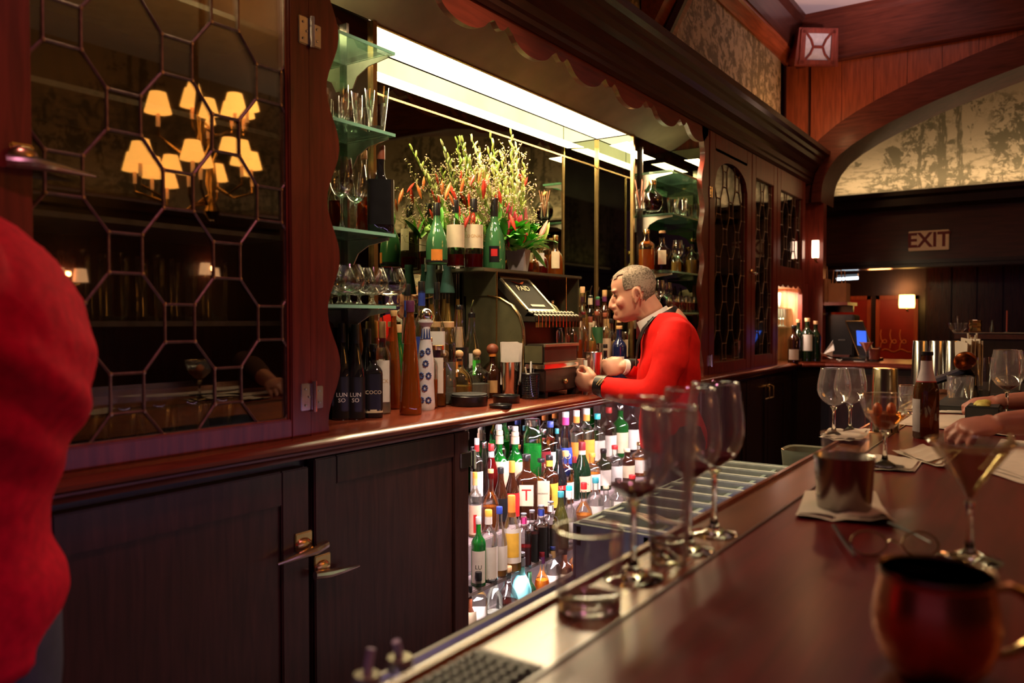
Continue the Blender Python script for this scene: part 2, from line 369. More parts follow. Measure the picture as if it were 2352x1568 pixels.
# local: front = -x
g=G(); r_=[(-.12,-.165,-.135),(-.12,.165,-.135),(-.12,.145,.135),(-.12,-.145,.135),(.12,-.12,-.10),(.12,.12,-.10),(.12,.10,.12),(.12,-.10,.12)]
g.add(r_,[(0,1,2,3),(7,6,5,4),(0,4,5,1),(2,6,7,3),(1,5,6,2),(0,3,7,4)],Ms); part('case',g,MAHZ,sp,smooth=False)
g=G().box(-.124,-.119,-.095,.095,-.09,.095,Ms); part('cloth',g,plain((.55,.50,.50),.8),sp)
g=G()
for s in(-1,1):
    g.tube([(-.128,s*.10,-.10),(-.128,s*.055,-.05),(-.128,s*.035,0),(-.128,s*.055,.05),(-.128,s*.095,.10)],[.009]*5,6,Ms)
g.tube([(-.128,-.04,0),(-.128,.04,0)],[.012]*2,6,Ms); part('grille_bar',g,MAHZ,sp)
g=G()
for a,b2,c,d in((-.14,.14,-.125,-.095),(-.125,.125,.095,.125)): g.box(-.134,-.118,a,b2,c,d,Ms)
for s in(-1,1): g.box(-.134,-.118,s*.115-.018,s*.115+.018,-.12,.12,Ms)
part('frame',g,MAHZ,sp)
# air vent in the ceiling
vt=thing('ceiling_vent','white perforated air vent in the pale ceiling','vent',(5.75,1.05,3.72))
g=G().box(5.45,5.98,1.02,1.42,3.716,3.73); part('frame',g,WHITE,vt)
g=G()
for i in range(14):
    for j in range(9): g.box(5.49+i*.034,5.51+i*.034,1.05+j*.038,1.072+j*.038,3.712,3.717)
part('perforations',g,plain((.12,.09,.09),.8),vt,kind='stuff')
# exit sign
def textmesh(txt,size,ext=.001,align='CENTER',shear=0,bold=0):
    c=bpy.data.curves.new('t','FONT'); c.body=txt; c.size=size; c.extrude=ext; c.align_x=align; c.align_y='CENTER'; c.resolution_u=2; c.shear=shear; c.offset=bold
    o=bpy.data.objects.new('t',c); COL.objects.link(o); bpy.context.view_layer.update()
    me=bpy.data.meshes.new_from_object(o.evaluated_get(bpy.context.evaluated_depsgraph_get())); bpy.data.objects.remove(o)
    vs=[tuple(v.co) for v in me.vertices]; fs=[tuple(p.vertices) for p in me.polygons]; bpy.data.meshes.remove(me); return vs,fs
def text_on(origin,xdir,up,txt,size,mat,parent,bold=0,name='lettering',label=None,shear=0,sx=1):
    vs,fs=textmesh(txt,size,.0006,bold=bold,shear=shear)
    X=Vector(xdir).normalized(); U=Vector(up).normalized(); N=X.cross(U)
    g=G(); g.add([Vector(origin)+X*(p[0]*sx)+U*p[1]+N*p[2] for p in vs],fs)
    return part(name,g,mat,parent,label=label,smooth=False)
a=P(2087,530,X=7.28); b=P(2180,528,X=7.28); z0=P(2135,575,X=7.28).z; z1=P(2135,529,X=7.28).z
ex=thing('exit_sign','cream EXIT sign with dark red letters on the dark header','sign',(7.285,(a.y+b.y)/2,z0))
part('board',G().box(7.275,7.298,b.y,a.y,z0,z1,b=.004),plain((.95,.84,.66),.6,0,.05),ex)
text_on((7.274,(a.y+b.y)/2,(z0+z1)/2),(0,-1,0),(0,0,1),'EXIT',.165,plain((.16,.015,.02),.5),ex,bold=.004,sx=.92)
# hall beyond the far counter
struct('ceiling_hall',G().box(7.44,9.6,-.2,2.0,1.99,2.04),ORANGEY)
struct('trim_10',G().box(8.4,8.5,-.2,2.0,1.93,1.99).box(7.9,7.95,-.2,2.0,1.965,1.99),ORANGEY)
hw=G().box(9.0,9.08,-.2,2.05,0,2.0); struct('wall_right_hall',hw,BLACKW)
# dark board wall on the right
pw=struct('wall_right_lower',G().box(8.30,8.36,-3.2,1.02,0,1.95),BLACKW)
for i in range(19):
    y=1.0-i*.2
    put('plank',G().box(8.265,8.30,y-.192,y,.0,1.93,b=.006).mesh('plank',False),wood((.030,.011,.009),.22,'z'),pw)
# red double door with script-like etching
dr=struct('door_1',G().box(8.93,9.0,1.10,2.02,0,1.72),BLACKW)
for (y1,y0) in ((1.985,1.60),(1.55,1.16)):
    RED=plain((.30,.022,.012),.35,0,.3,3)
    put('door_leaf',G().box(8.90,8.93,y0,y1,.1,1.66,b=.004).mesh('leaf'),RED,dr)
    fr=G().box(8.885,8.90,y0,y0+.035,.1,1.66).box(8.885,8.90,y1-.035,y1,.1,1.66).box(8.885,8.90,y0,y1,1.62,1.66).box(8.885,8.90,y0,y1,.1,.16)
    put('door_frame',fr.mesh('fr',False),ORANGE,dr)
    g=G(); ym=(y0+y1)/2
    for q in range(3):
        g.tube([(8.892,ym+.12-q*.09+.03*math.cos(t*.7),1.12+.05*math.sin(t*.7)+t*.016) for t in range(11)],.004,5)
    g.tube([(8.892,y1-.06-i*.03,1.10+.015*math.sin(i*1.3)) for i in range(10)],.004,5)
    put('etched_scroll',g.mesh('scroll'),plain((.75,.28,.10),.4),dr)
# tube light
g=G().tube([P(1921,641,X=7.7),P(1971,638,X=7.7)],.013,8)
tl=thing('tube_light','cold white tube light in the dark room beyond the counter','lamp',P(1946,640,X=7.7)); part('tube',g,emit((.75,.9,1),5),tl)
a=P(1921,639,X=7.72);b=P(1971,636,X=7.72); part('holder',G().tube([a+Vector((0,0,.03)),b+Vector((0,0,.03))],.018,6),BLACK,tl)
for q in(a,b): part('hanger',G().tube([q+Vector((0,0,.03)),Vector((q.x,q.y,1.992))],.006,6),BLACK,tl)
# yellow wall lamp
def wall_lamp(c,wid,hei,col,st,label,group=None,face=(-1,0,0),dep=.07):
    c=Vector(c); t=thing('wall_lamp',label,'lamp',c-Vector((0,0,hei/2)),group=group)
    M=Matrix.Translation(c)
    if abs(face[1])>.5: M=M@Matrix.Rotation(math.pi/2*face[1]*-1,4,'Z')
    part('shade',G().lathe([(wid*.50,-hei/2),(wid*.53,-hei*.2),(wid*.5,hei/2)],14,M,sq=3,ay=.9),emit(col,st),t)
    part('bracket',G().tube([(0,0,-hei/2),(.01,0,-hei*.7),(dep,0,-hei*.75)],[.008]*3,6,M).lathe([(.012,-hei*.62),(.012,-hei*.48)],8,M),BRASS,t); return t
wall_lamp(P(2083,692,X=8.15),.14,.12,(1,.55,.12),9,'small glowing yellow lamp on the wall beside the red doors')
wall_lamp(P(1873,572,X=6.28),.055,.13,(1,.62,.42),5,'slim glowing white lamp on the post at the end of the cabinets')
# ---- ceiling fan of light: chandeliers and wall sconces across the room
def seen_in_doors(u,v,y):      # where a thing stands whose image shows at (u,v) in the door glass
    q=P(u,v,Y=2*1.595-y); return Vector((q.x,y,q.z))
SHADE=emit((1,.40,.07),7.0)
def shade_chandelier(c,label,spots,size):
    c=Vector(c); t=thing('chandelier',label,'chandelier',(c.x,c.y,3.72))
    part('stem',G().tube([(c.x,c.y,3.72),(c.x,c.y,c.z-.30)],[.012,.012],6).lathe([(.02,c.z-.36),(.055,c.z-.30),(.02,c.z-.2),(.04,c.z-.1),(.02,c.z+.1)],12,Matrix.Translation((c.x,c.y,0))),BRASS,t)
    for (u,v,y) in spots:
        p=seen_in_doors(u,v,y); x,y_,z=p
        part('arm',G().tube([(c.x,c.y,z-.2),((c.x+x)/2,(c.y+y_)/2,z-.27),(x,y_,z-.2),(x,y_,z-.07)],[.008]*4,6),BRASS,t)
        sh=part('shade',G().lathe([(size*.52,-size*.40),(size*.31,size*.40)],18,Matrix.Translation(p)),SHADE,t)
        part('candle',G().lathe([(.012,-size*.95),(.012,-size*.45)],8,Matrix.Translation(p)),emit((1,.45,.12),1.2),t)
    return t
shade_chandelier(seen_in_doors(462,240,-1.5),'brass chandelier with amber fabric shades, the higher one mirrored in the leaded glass',[(366,243,-1.42),(455,208,-1.85),(444,232,-1.80),(490,252,-1.2),(481,276,-1.7),(555,238,-1.4),(546,256,-1.75)],.155)
shade_chandelier(seen_in_doors(470,380,-1.75),'brass chandelier with amber fabric shades, the lower one mirrored in the leaded glass',[(327,350,-1.5),(314,372,-1.95),(354,388,-2.1),(396,384,-2.15),(446,352,-1.4),(482,388,-2.1),(541,350,-1.55),(564,376,-1.9)],.155)
for i,(q,lb) in enumerate(((seen_in_doors(150,628,-3.5),'glowing fabric wall sconce on the front wall, leftmost of the three'),(seen_in_doors(490,622,-3.5),'glowing fabric wall sconce on the front wall, middle of the three'),(Vector((P(845,598,Y=7.5).x,-3.5,P(845,598,Y=7.5).z)),'glowing fabric wall sconce on the front wall, nearest the arch'))):
    c=q; t=thing('wall_sconce',lb,'lamp',c); x=c.x
    for s in(-.09,.09):
        part('shade',G().lathe([(.06,-.055),(.045,.055)],14,Matrix.Translation(c+Vector((s,0,0)))),emit((1,.50,.22),3),t)
    part('arm',G().tube([c+Vector((-.09,0,-.07)),c+Vector((0,-.05,-.1)),c+Vector((.09,0,-.07))],[.008]*3,6),BRASS,t)
    lamp('sconce_light_%d'%i,'POINT',(x,c.y-.02,c.z+.01),2.5,(1,.35,.12),.02)
# ================================================================ the back bar
nose=[(2.05,1.106),(1.540,1.106),(1.520,1.102),(1.510,1.093),(1.512,1.084),(1.522,1.078),(1.535,1.077),(1.535,1.070),(1.548,1.066),(1.556,1.058),(1.560,1.052),(2.05,1.052)]
ct=thing('back_counter','long reddish wooden back counter with a rounded moulded edge','counter',(0,1.8,1.05))
g=G().prism(nose,-.3,5.90,'x'); part('worktop',g,wood((.20,.040,.018),.22,'x'),ct)
# jambs, valance, cornice, soffit of the open niche
ni=thing('back_bar_niche','dark red wooden surround of the lit bottle niche with wavy edges','bar cabinet',(2.8,YF,ZC))
def jx(z): return .022*math.cos(2*math.pi*(z-1.28)/.29)
def wavy(x_out,side,nm):
    poly=[(x_out,ZC),(x_out,2.46)]
    N=56
    for i in range(N+1):
        z=2.46+(ZC-2.46)*i/N; x=(1.472+jx(z)) if side<0 else (4.118-jx(z))
        poly.append((x,z))
    g=G(); n=len(poly)
    # as a strip so that the wavy outline stays clean
    vs=[];fs=[]
    for i in range(N+1):
        z=ZC+(2.46-ZC)*i/N; x=(1.472+jx(z)) if side<0 else (4.118-jx(z))
        vs+=[(x_out,YF,z),(x,YF,z),(x,YF+.028,z),(x_out,YF+.028,z)]
    for i in range(N):
        for j in range(4): fs.append((i*4+j,i*4+(j+1)%4,i*4+4+(j+1)%4,i*4+4+j))
    fs+= [(0,1,2,3),(N*4,N*4+1,N*4+2,N*4+3)]
    g.add(vs,fs); part('jamb',g,MAHZ,ni,ang=50)
wavy(1.392,-1,0); wavy(4.20,1,0)
vs=[];fs=[];N=260
for i in range(N+1):
    x=1.40+(4.19-1.40)*i/N; t=((x-2.04)/.40+.5)%1.0
    q=abs(t-.5)*2
    if q<.62: h=.052*math.sqrt(max(0,1-(q/.66)**2))
    elif q<.80: h=.052*.34*(1-(q-.62)/.18)+.0
    else: h=.020*math.sin((q-.80)/.20*math.pi/2)
    z=2.415-h*1.25
    vs+=[(x,YF,z),(x,YF,2.47),(x,YF+.022,2.47),(x,YF+.022,z)]
for i in range(N):
    for j in range(4): fs.append((i*4+j,i*4+(j+1)%4,i*4+4+(j+1)%4,i*4+4+j))
part('valance',G().add(vs,fs),MAH,ni,label='scalloped wooden valance',smooth=False)
part('soffit',G().prism([(1.60,2.455),(YK-.004,2.345),(YK-.004,2.47),(1.60,2.47)],1.40,4.20,'x'),plain((.33,.20,.15),.75,0,.15,8),ni)
part('side_panel',G().box(1.38,1.40,1.60,YB,ZC,2.45),MAHZ,ni); part('side_panel',G().box(4.20,4.215,1.608,YB,ZC,2.45),MAHZ,ni)
XL,XS=1.85,3.70
mr=thing('back_mirror','tall dim antique mirror behind the bottles and flowers','mirror',(2.8,YB,ZC))
for (x0,x1) in((XL,3.358),(3.364,XS)):
    part('mirror_panel',G().box(x0,x1,YB,YB+.012,ZC,2.200),MIR,mr,smooth=False)
    part('mirror_panel',G().box(x0,x1,YB,YB+.012,2.206,2.345),MIR,mr,smooth=False)
part('joint_strip',G().box(XL,XS,YB-.004,YB+.01,2.199,2.207),BRASS,mr); part('joint_strip',G().box(3.357,3.365,YB-.004,YB+.01,ZC,2.2),BRASS,mr)
part('mirror_panel',G().box(XS,XS+.01,YK,YB,ZC,2.345),MIR,mr,smooth=False); part('mirror_panel',G().box(XL-.01,XL,YK,YB,ZC,2.345),MIR,mr,smooth=False)
part('joint_strip',G().box(XS-.006,XS+.004,YB-.01,YB,ZC,2.345),BRASS,mr)
for (x0,x1) in((1.41,XL-.012),(XS+.012,4.19)):
    part('mirror_panel',G().box(x0,x1,YK,YK+.012,ZC,2.345),MIRD,mr,smooth=False)
part('mirror_panel',G().box(4.185,4.195,1.61,YK,ZC,2.345),MIRD,mr,smooth=False)
part('edge_post',G().box(XS-.004,XS+.014,YK-.012,YK+.004,ZC,2.345),BRASS,mr); part('edge_post',G().box(XL-.014,XL+.004,YK-.012,YK+.004,ZC,2.345),BRASS,mr)
lb=thing('strip_light','long glowing light box above the back mirror','light',(2.8,1.9,2.33))
part('diffuser',G().box(XL+.01,XS-.01,YK+.006,YB-.006,2.348,2.356),emit((1,.80,.50),4.5),lb); part('housing',G().box(XL+.002,XS-.002,YK+.008,YB-.004,2.358,2.43),DARK,lb)
part('lip',G().box(XL,XS,YK-.004,YK+.006,2.338,2.36),BRASS,lb)
cor=struct('trim_11',G().prism([(1.78,2.44),(1.572,2.44),(1.562,2.455),(1.562,2.475),(1.552,2.485),(1.552,2.52),(1.535,2.535),(1.515,2.56),(1.49,2.575),(1.478,2.60),(1.465,2.61),(1.455,2.63),(1.43,2.64),(1.425,2.67),(1.78,2.67)],-.5,6.38,'x'),DARK)
# ---- leaded glass doors
def clip(poly,x0,x1,z0,z1):
    def cl(p,ins,cut):
        o=[]
        for i in range(len(p)):
            a,b=p[i-1],p[i]
            if ins(b):
                if not ins(a): o.append(cut(a,b))
                o.append(b)
            elif ins(a): o.append(cut(a,b))
        return o
    def cx(k): return lambda a,b:(k,a[1]+(b[1]-a[1])*(k-a[0])/(b[0]-a[0]))
    def cz(k): return lambda a,b:(a[0]+(b[0]-a[0])*(k-a[1])/(b[1]-a[1]),k)
    for ins,cut in((lambda p:p[0]>=x0,cx(x0)),(lambda p:p[0]<=x1,cx(x1)),(lambda p:p[1]>=z0,cz(z0)),(lambda p:p[1]<=z1,cz(z1))):
        if poly: poly=cl(poly,ins,cut)
    return poly
PANE=thin((.78,.77,.72),.0,None,.95,.02)
def leaded(root,x0,x1,z0,z1,cx,cz,px,pz,sx,sz,y,lead=.0035):
    edges={}
    rnd=random.Random(int(x0*100))
    def cell(vs):
        poly=clip(vs,x0,x1,z0,z1)
        if len(poly)<3: return
        mx=sum(p[0] for p in poly)/len(poly); mz=sum(p[1] for p in poly)/len(poly)
        A=abs(sum(poly[i-1][0]*poly[i][1]-poly[i][0]*poly[i-1][1] for i in range(len(poly))))/2
        if A<1e-4: return
        q=[(mx+(p[0]-mx)*.985,mz+(p[1]-mz)*.985) for p in poly]
        g=G().prism(q,y-.0015,y+.0015,'y'); g.v=[(a-mx,b-y,c-mz) for a,b,c in g.v]
        o=put('pane',g.mesh('pane',False),PANE,root,loc=(mx-root.location.x,y-root.location.y,mz-root.location.z),rot=(rnd.gauss(0,.004),0,rnd.gauss(0,.004)))
        for i in range(len(poly)):
            a,b=poly[i-1],poly[i]; k=tuple(sorted([(round(a[0],3),round(a[1],3)),(round(b[0],3),round(b[1],3))])); edges[k]=1
    ni_,nj=int((x1-x0)/px)+3,int((z1-z0)/pz)+3
    for i in range(-ni_,ni_+1):
        for j in range(-nj,nj+1):
            X,Z=cx+i*px,cz+j*pz
            if (i+j)%2==0: cell([(X+px-sx,Z-sz),(X+px-sx,Z+sz),(X+sx,Z+pz-sz),(X-sx,Z+pz-sz),(X-px+sx,Z+sz),(X-px+sx,Z-sz),(X-sx,Z-pz+sz),(X+sx,Z-pz+sz)])
            else: cell([(X-sx,Z-sz),(X+sx,Z-sz),(X+sx,Z+sz),(X-sx,Z+sz)])
    g=G(); vs_=set()
    for (a,b) in edges:
        if math.hypot(a[0]-b[0],a[1]-b[1])<.004: continue
        g.tube([(a[0],y-.002,a[1]),(b[0],y-.002,b[1])],lead,5,caps=False); vs_.add(a); vs_.add(b)
    part('lead_came',g,LEAD,root)
    g=G()
    for a in vs_: g.ell((a[0],y-.004,a[1]),(lead*1.5,lead*.9,lead*1.5),6,4)
    part('solder_joint',g,plain((.34,.24,.15),.35,.8,.3,60),root,kind='stuff')
def frame4(g,x0,x1,z0,z1,w,y0,y1,wb=None,wt=None):
    wb=wb or w; wt=wt or w
    g.box(x0,x0+w,y0,y1,z0,z1,b=.003).box(x1-w,x1,y0,y1,z0,z1,b=.003).box(x0+w,x1-w,y0,y1,z0,z0+wb,b=.003).box(x0+w,x1-w,y0,y1,z1-wt,z1,b=.003); return g
def carcass(root,x0,x1,z0,z1,dep=.40):
    part('carcass',G().box(x0,x0+.015,YF+.03,YF+dep,z0,z1).box(x1-.015,x1,YF+.03,YF+dep,z0,z1).box(x0,x1,YF+dep-.01,YF+dep,z0,z1).box(x0,x1,YF+.03,YF+dep,z1-.015,z1).box(x0,x1,YF+.03,YF+dep,z0,z0+.012),wood((.05,.022,.012),.5,'z'),root)
def hinge(root,x,z,s=1.0,nm='hinge'):
    """chrome surface hinge: two leaves and a knuckle"""
    h=part(nm,G().box(x-.034*s,x-.003,YF-.006,YF+.001,z-.030*s,z+.030*s,b=.002).box(x+.003,x+.030*s,YF-.006,YF+.001,z-.028*s,z+.022*s,b=.002),CHROME,root,label='chrome hinge' if nm=='hinge' else None)
    part('knuckle',G().tube([(x,YF-.010,z-.034*s),(x,YF-.010,z+.034*s)],[.0065]*2,8),CHROME,h)
    g=G()
    for dx,dz in((-.022,.018),(-.022,-.018),(-.012,0),(.018,.012),(.018,-.014)): g.ell((x+dx*s,YF-.0075,z+dz*s),(.0035,.002,.0035),8,4)
    part('screw',g,STEEL,h)
# big left cabinet
lc=thing('display_cabinet','large leaded glass display cabinet with a red-brown frame, behind the waiter at left','cabinet',(1.05,YF,ZC))
g=frame4(G(),.660,1.392,ZC,2.50,.064,YF-.002,YF+.03,wb=.048,wt=.1); part('door_frame',g,MAHZ,lc)
part('glazing_bead',frame4(G(),.722,1.330,ZC+.044,2.40,.006,YF+.006,YF+.014),ORANGE,lc)
leaded(lc,.726,1.326,ZC+.048,2.40,.912,1.685,.122,.145,.036,.041,YF+.018)
carcass(lc,.60,1.39,ZC,2.5)
hinge(lc,1.394,P(700,72,Y=YF).z,1.15); hinge(lc,1.394,P(712,910,Y=YF).z,1.15)
def latch(root,x,z,dirn=1,s=1.0,tilt=0,label='chrome lever latch'):
    """old ice-box latch: rounded plate, boss and tapering lever"""
    la=part('latch',G().box(x-.030*s,x+.012*s,YF-.008,YF,z-.004,z+.038*s,b=.004).ell((x-.01*s,YF-.012,z+.012),(.028*s,.012,.022*s),12,8),BRASS,root,label=label)
    a=math.radians(tilt)
    pts=[(x+.045*s*dirn*-1,YF-.022,z-.002),(x,YF-.032,z),(x+.05*s*dirn*1,YF-.030,z-.002),(x+.115*s*dirn,YF-.026,z-.006)]
    part('lever',G().tube(pts,[.011*s,.013*s,.009*s,.0025*s],10),CHROME,la)
    part('keeper',G().box(x+.02*s*-dirn-.008,x+.02*s*-dirn+.010,YF-.016,YF,z+.006,z+.030*s,b=.003),CHROME,la); return la
c=P(60,372,Y=YF); latch(lc,c.x,c.z-.006,1,1.0)
# neighbouring cabinet, just a sliver at the left margin
nb=thing('display_cabinet','neighbouring dark wooden cabinet at the left edge beside the chrome latch','cabinet',(.3,YF,ZC))
part('door_frame',frame4(G(),-.05,.652,ZC,2.5,.07,YF-.002,YF+.03),MAHZ,nb); leaded(nb,.02,.582,ZC+.07,2.43,.3,1.685,.122,.145,.036,.041,YF+.018); carcass(nb,-.05,.60,ZC,2.5)
# the right-hand cabinets
rc=thing('display_cabinet','tall cabinet with an arched leaded glass door beside the lit niche','cabinet',(4.6,YF,ZC))
x0,x1=4.27,4.93
part('door_frame',frame4(G(),x0-.06,x1,ZC,2.44,.085,YF-.002,YF+.03,wb=.06,wt=.10),MAHZ,rc)
g=G(); vs=[];fs=[];N=18
for i in range(N+1):
    x=x0+.02+(x1-.08-x0-.02)*i/N; q=(x-(x0+x1-.06)/2)/((x1-.08-x0-.02)/2); z=2.17+.14*math.sqrt(max(0,1-q*q)); vs+=[(x,YF-.002,z),(x,YF-.002,2.36),(x,YF+.02,2.36),(x,YF+.02,z)]
for i in range(N):
    for j in range(4): fs.append((i*4+j,i*4+(j+1)%4,i*4+4+(j+1)%4,i*4+4+j))
part('arched_rail',G().add(vs,fs),MAH,rc,smooth=False)
leaded(rc,x0+.024,x1-.084,ZC+.06,2.345,4.50,1.72,.105,.165,.032,.045,YF+.018)
carcass(rc,4.21,4.93,ZC,2.44); hinge(rc,4.235,P(1628,440,Y=YF).z,1.0); hinge(rc,4.235,P(1628,828,Y=YF).z,1.0)
lc_=P(1726,628,Y=YF); latch(rc,lc_.x-.03,lc_.z,1,.7)
rc2=thing('display_cabinet','narrow cabinet with a square leaded glass door, second from the lit niche','cabinet',(5.2,YF,ZC))
part('door_frame',frame4(G(),4.94,5.47,ZC,2.44,.075,YF-.002,YF+.03,wt=.14),MAHZ,rc2); leaded(rc2,5.015,5.395,ZC+.075,2.30,5.2,1.70,.085,.165,.026,.045,YF+.018); carcass(rc2,4.94,5.47,ZC,2.44)
rc3=thing('display_cabinet','short leaded glass cabinet above the glowing alcove','cabinet',(5.8,YF,1.72))
part('door_frame',frame4(G(),5.48,6.20,1.68,2.44,.08,YF-.002,YF+.03,wt=.14,wb=.10),MAHZ,rc3); leaded(rc3,5.56,6.12,1.78,2.30,5.84,1.95,.105,.165,.032,.045,YF+.018); carcass(rc3,5.48,6.20,1.66,2.44)
# glowing alcove under it
al=thing('alcove','glowing orange wooden alcove full of glasses beside the far counter','alcove',(5.8,YF,ZC))
AW=wood((.62,.24,.10),.5,'z')
part('lining',G().box(5.50,5.52,YF+.03,1.94,ZC,1.66).box(6.15,6.17,YF+.03,1.94,ZC,1.66).box(5.5,6.17,1.92,1.94,ZC,1.66).box(5.5,6.17,YF+.03,1.94,1.64,1.66),AW,al)
part('frame_post',G().box(5.48,5.515,YF-.002,YF+.03,ZC,1.68),MAHZ,al); part('frame_post',G().box(6.13,6.30,YF-.002,YF+.03,ZC,1.68),MAHZ,al)
g=G(); vs=[];fs=[];N=40
for i in range(N+1):
    x=5.5+.65*i/N; q=abs((i/N)-.5)*2; z=1.655-.02*abs(math.sin(i/N*math.pi*5))-(.09*max(0,(q-.78)/.22)**2 if i>N/2 else 0); vs+=[(x,YF,z),(x,YF,1.69),(x,YF+.02,1.69),(x,YF+.02,z)]
for i in range(N):
    for j in range(4): fs.append((i*4+j,i*4+(j+1)%4,i*4+4+(j+1)%4,i*4+4+j))
part('scalloped_edge',G().add(vs,fs),MAH,al,smooth=False)
lamp('alcove_lamp','AREA',(5.82,1.72,1.63),16,(1,.72,.55),.5,.1,aim=(5.82,1.80,1.1))
# ---- lower cabinets
def base_door(root,x0,x1,z0=.12,z1=1.03,ins=.085,y=YF,mat=DARKZ):
    d=part('door',G().box(x0,x1,y-.002,y+.02,z0,z1,b=.004),mat,root)
    part('frame_rail',G().box(x0,x0+ins,y-.012,y-.002,z0,z1,b=.003).box(x1-ins,x1,y-.012,y-.002,z0,z1,b=.003).box(x0+ins,x1-ins,y-.012,y-.002,z1-ins,z1,b=.003).box(x0+ins,x1-ins,y-.012,y-.002,z0,z0+ins,b=.003),mat,d)
    return d
b1=thing('base_cabinet','dark brown panelled base cabinet behind the waiter at left','cabinet',(1.0,YF,0))
part('body',G().box(.0,1.385,YF+.02,2.03,.0,1.052),BLACKW,b1); base_door(b1,.66,1.372); base_door(b1,-.06,.65)
b2=thing('base_cabinet','dark brown panelled base cabinet beside the glowing bottle shelves','cabinet',(1.7,YF,0))
part('body',G().box(1.392,2.045,YF+.02,2.03,0,1.052),BLACKW,b2); base_door(b2,1.392,2.04,z1=1.045,ins=.075)
def lever(root,x,z,dirn):
    k=part('latch',G().box(x-.035,x+.02,YF-.017,YF-.011,z,z+.045,b=.003).ell((x-.01,YF-.016,z+.012),(.026,.012,.020),10,6),BRASS,root,label='chrome lever latch')
    part('lever',G().tube([(x-dirn*.05,YF-.034,z+.004),(x-dirn*.01,YF-.042,z),(x+dirn*.04,YF-.040,z-.004),(x+dirn*.105,YF-.034,z-.010)],[.011,.012,.009,.003],10),CHROME,k)
c=P(694,1258,Y=YF); lever(b1,c.x,c.z,-1); c=P(737,1308,Y=YF); lever(b2,c.x,c.z,1)
c=P(1068,1055,Y=YF); h=part('hinge',G().box(c.x-.045,c.x+.03,YF-.020,YF-.012,c.z-.022,c.z+.028,b=.003),CHROME,b2,label='chrome hinge'); part('knuckle',G().tube([(c.x+.02,YF-.02,c.z-.03),(c.x+.02,YF-.02,c.z+.03)],[.008]*2,8),CHROME,h)
b3=thing('base_cabinet','dark base cabinet with slim handled doors right of the bottle shelves','cabinet',(4.6,YF,0))
part('body',G().box(4.075,5.94,YF+.02,2.03,0,1.052),BLACKW,b3)
for (x0,x1) in((4.08,4.45),(4.46,4.82),(4.83,5.26),(5.27,5.70)): base_door(b3,x0,x1,ins=.06,mat=BLACKW)
for x in(5.22,5.31):
    part('handle',G().tube([(x,YF-.012,.98),(x,YF-.035,.97),(x,YF-.035,.90),(x,YF-.012,.89)],[.006]*4,6),BRASS,b3,label='brass bow handle')
# open bottle cabinet
bc=thing('bottle_cabinet','open brightly lit bottle cabinet under the back counter','cabinet',(2.7,YF,.0))
part('lining',G().box(2.05,2.062,YF+.02,2.03,0,1.052).box(4.055,4.07,YF+.0,2.03,0,1.052).box(2.05,4.07,YF,2.03,0,.20),DARKZ,bc)
part('back_mirror',G().box(2.06,4.055,2.015,2.028,.2,1.05),mirror((.55,.52,.52),.03),bc,smooth=False)
TI=plain((.26,.20,.20),.4,0,.15)
TIER=[(1.58,1.72,.295),(1.64,1.755,.475),(1.755,1.87,.585),(1.87,2.015,.665)]
part('shelf',G().box(2.062,4.055,1.60,2.015,.20,.285),TI,bc)
for i,(y0,y1,z) in enumerate(TIER[1:]): part('riser_step',G().box(2.062,4.055,y0,y1,z-(.018 if i==0 else .10),z,b=.003),TI,bc)
# far counter that turns across the end
fc=thing('far_counter','dark wooden counter crossing the far end with red-brown top','counter',(6.2,1.0,1.05))
poly=[(5.90,2.02),(5.90,1.51),(6.02,1.38),(6.02,-.6),(6.75,-.6),(6.75,2.02)]
part('worktop',G().prism(poly,1.066,ZC,'z'),wood((.20,.040,.018),.22,'y'),fc,smooth=False)
part('edge_bead',G().tube([(5.88,1.515,1.082),(6.005,1.378,1.082),(6.005,-.6,1.082)],[.013]*3,8),MAH,fc)
part('body',G().prism([(5.96,2.0),(5.96,1.56),(6.06,1.42),(6.06,-.6),(6.7,-.6),(6.7,2.0)],0,1.066,'z'),BLACKW,fc,smooth=False)
for i in range(5):
    y=1.36-i*.30; part('door',G().box(6.042,6.06,y-.285,y,.12,1.02,b=.004),DARKZ,fc)
    part('door_bead',G().box(6.036,6.044,y-.25,y-.242,.16,.98).box(6.036,6.044,y-.045,y-.037,.16,.98),MAHZ,fc)
# ================================================================ the front bar
bar=thing('front_bar','long dark mahogany bar top with a raised front edge','bar counter',(2.2,.1,1.03))
part('bar_top',G().box(-.6,4.75,-.30,.395,1.03,1.070),BARTOP,bar,smooth=False)
part('service_rail',G().box(-.6,4.75,.395,.488,1.03,1.066),wood((.20,.065,.025),.27,'x',.6,coat=.3),bar,label='lighter glossy drip rail',smooth=False)
part('edge_strip',G().box(-.6,4.75,.486,.502,1.00,1.072,b=.004),wood((.24,.06,.02),.25,'x'),bar)
part('joint_bead',G().box(-.6,4.75,.390,.397,1.05,1.0725,b=.002),DARK,bar)
part('front_panel',G().box(-.6,4.72,-.1,.46,0,1.03),BLACKW,bar)
